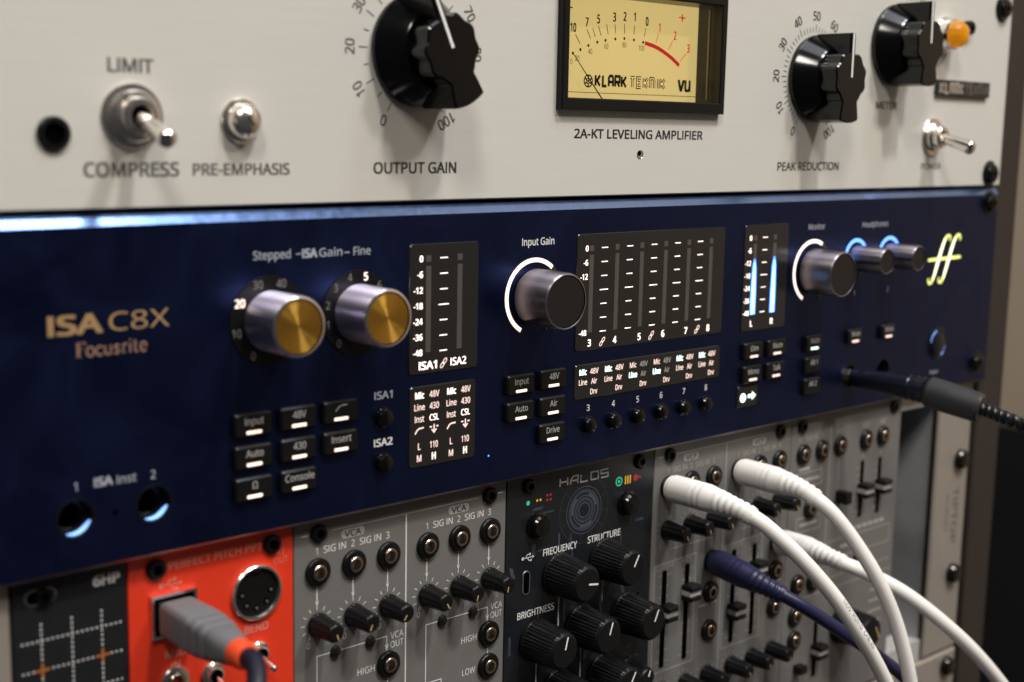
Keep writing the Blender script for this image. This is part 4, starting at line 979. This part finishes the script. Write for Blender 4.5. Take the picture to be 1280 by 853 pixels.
# headphone plug
hp = thing('headphone_plug', 'black headphone plug with ribbed grey sleeve and twisted black cord in the navy unit', 'plug', (264, 0, 13.6))
b = MB(); P = [(264.0, 3, 13.6), (264.4, -1.2, 13.5)]; b.tube([(264, 9, 13.6), (264.1, -2, 13.6)], 3.1, 'nickel', 24); b.build('plug_pin', hp, (264, 0, 13.6))
def along(pts, ks): return [Vector(pts[0]).lerp(Vector(pts[1]), k) for k in ks]
A, Bv = (264.0, -1.2, 13.6), (268.3, -33, 12.3)
b = MB(); ks = [0, .02, .04, .3, .7, .78, .80, .83, .84, .87, .88, .91, .92, .96, 1.0]; rs = [3.2, 3.5, 3.6, 4.2, 4.9, 5.1, 4.7, 4.7, 5.2, 5.2, 4.7, 4.7, 5.2, 5.2, 5.0]
b.tube(along((A, Bv), ks), rs, 'plug_black', 36); b.build('plug_body', hp, A, ang=25)
A2, B2 = Bv, (272.3, -54.5, 8.2)
b = MB(); b.tube(along((A2, B2), [0, .03, .06, .45, .5, .95, 1.0]), [5.2, 5.7, 6.1, 6.2, 6.1, 5.8, 5.0], 'strain_grey', 32); b.build('sleeve', hp, A2, ang=25)
P = smooth([(271.9, -52.5, 8.6), (272.9, -56, 7.8), (274.2, -60, 6.6), (276.0, -64, 5.3), (280.5, -69, 2.4), (288.2, -76, -2.0), (300, -84, -9), (318, -92, -22), (340, -96, -45)], 14)
b = MB(); r_ = 1.5
for ph in (0, math.pi):
    q = []
    for i, p in enumerate(P):
        T_ = (P[min(i + 1, len(P) - 1)] - P[max(i - 1, 0)]).normalized(); n_ = Vector((0, 0, 1)); n_ = (n_ - T_ * n_.dot(T_)).normalized(); s_ = T_.cross(n_)
        a = i * .42 + ph; q.append(p + (n_ * math.cos(a) + s_ * math.sin(a)) * 1.25)
    b.tube(q, r_, 'cable_black', 14)
b.build('cord', hp, (271.9, -52.5, 8.6), ang=60)

# USB cable
ub = thing('usb_cable', 'grey USB plug with orange collar and dark cord in the red panel', 'usb cable', (-38, YE, -19))
def loft(mb, secs, m):
    """secs: (centre, w, h, r)"""
    n = 24; vs = []; fs = []
    for (cx_, cy_, cz_), wv, hh, r in secs: vs += [(x, cy_, z) for x, z in rrect(cx_, cz_, wv, hh, r)]
    k = len(rrect(0, 0, 1, 1, .2))
    for j in range(len(secs) - 1):
        for i in range(k): fs.append((j * k + i, j * k + (i + 1) % k, (j + 1) * k + (i + 1) % k, (j + 1) * k + i))
    fs += [tuple(range(k)), tuple(reversed(range((len(secs) - 1) * k, len(secs) * k)))]
    mb.add(vs, fs, m)
b = MB(); loft(b, [((-38, YE + 4, -19), 8.4, 7.8, .6), ((-38, YE - 2.4, -19), 8.4, 7.8, .6)], 'nickel'); b.build('plug_shell', ub, (-38, YE, -19))
b = MB()
def cen(yy): q = (2.5 - yy) / 34; return (-38.2 - .8 * q, yy, -19.0 + .5 * q)
loft(b, [(cen(2.4), 9.8, 8.8, 1.2), (cen(1.8), 10.6, 9.6, 1.8), (cen(-13), 10.9, 9.9, 1.8), (cen(-13.6), 10.4, 9.4, 1.8), (cen(-14.2), 10.9, 9.9, 1.9), (cen(-17), 10.8, 9.8, 2.2), (cen(-17.6), 10.2, 9.2, 2.2), (cen(-18.2), 10.6, 9.6, 2.3), (cen(-21), 10.2, 9.3, 2.4), (cen(-21.6), 9.6, 8.8, 2.5), (cen(-22.2), 9.9, 9.1, 2.7), (cen(-27), 8.6, 8.2, 3.2), (cen(-30.5), 7.2, 7.2, 3.2)], 'plug_grey')
b.build('plug_body', ub, (-38, 2, -19), ang=28)
b = MB(); b.tube([cen(-30.2), cen(-30.7), cen(-34.4), cen(-35.4)], [3.4, 3.7, 3.5, 3.0], 'strain_orange', 24); b.build('collar', ub, cen(-30))
P = smooth([cen(-34.5), cen(-38.5), (-41.0, -43, -20.4), (-44.0, -47, -24.0), (-46.5, -50, -30), (-48.5, -52, -40), (-49.5, -53, -60)], 8)
b = MB(); b.tube(P, 2.5, 'usb_cord', 20); b.build('cord', ub, cen(-37), ang=60)
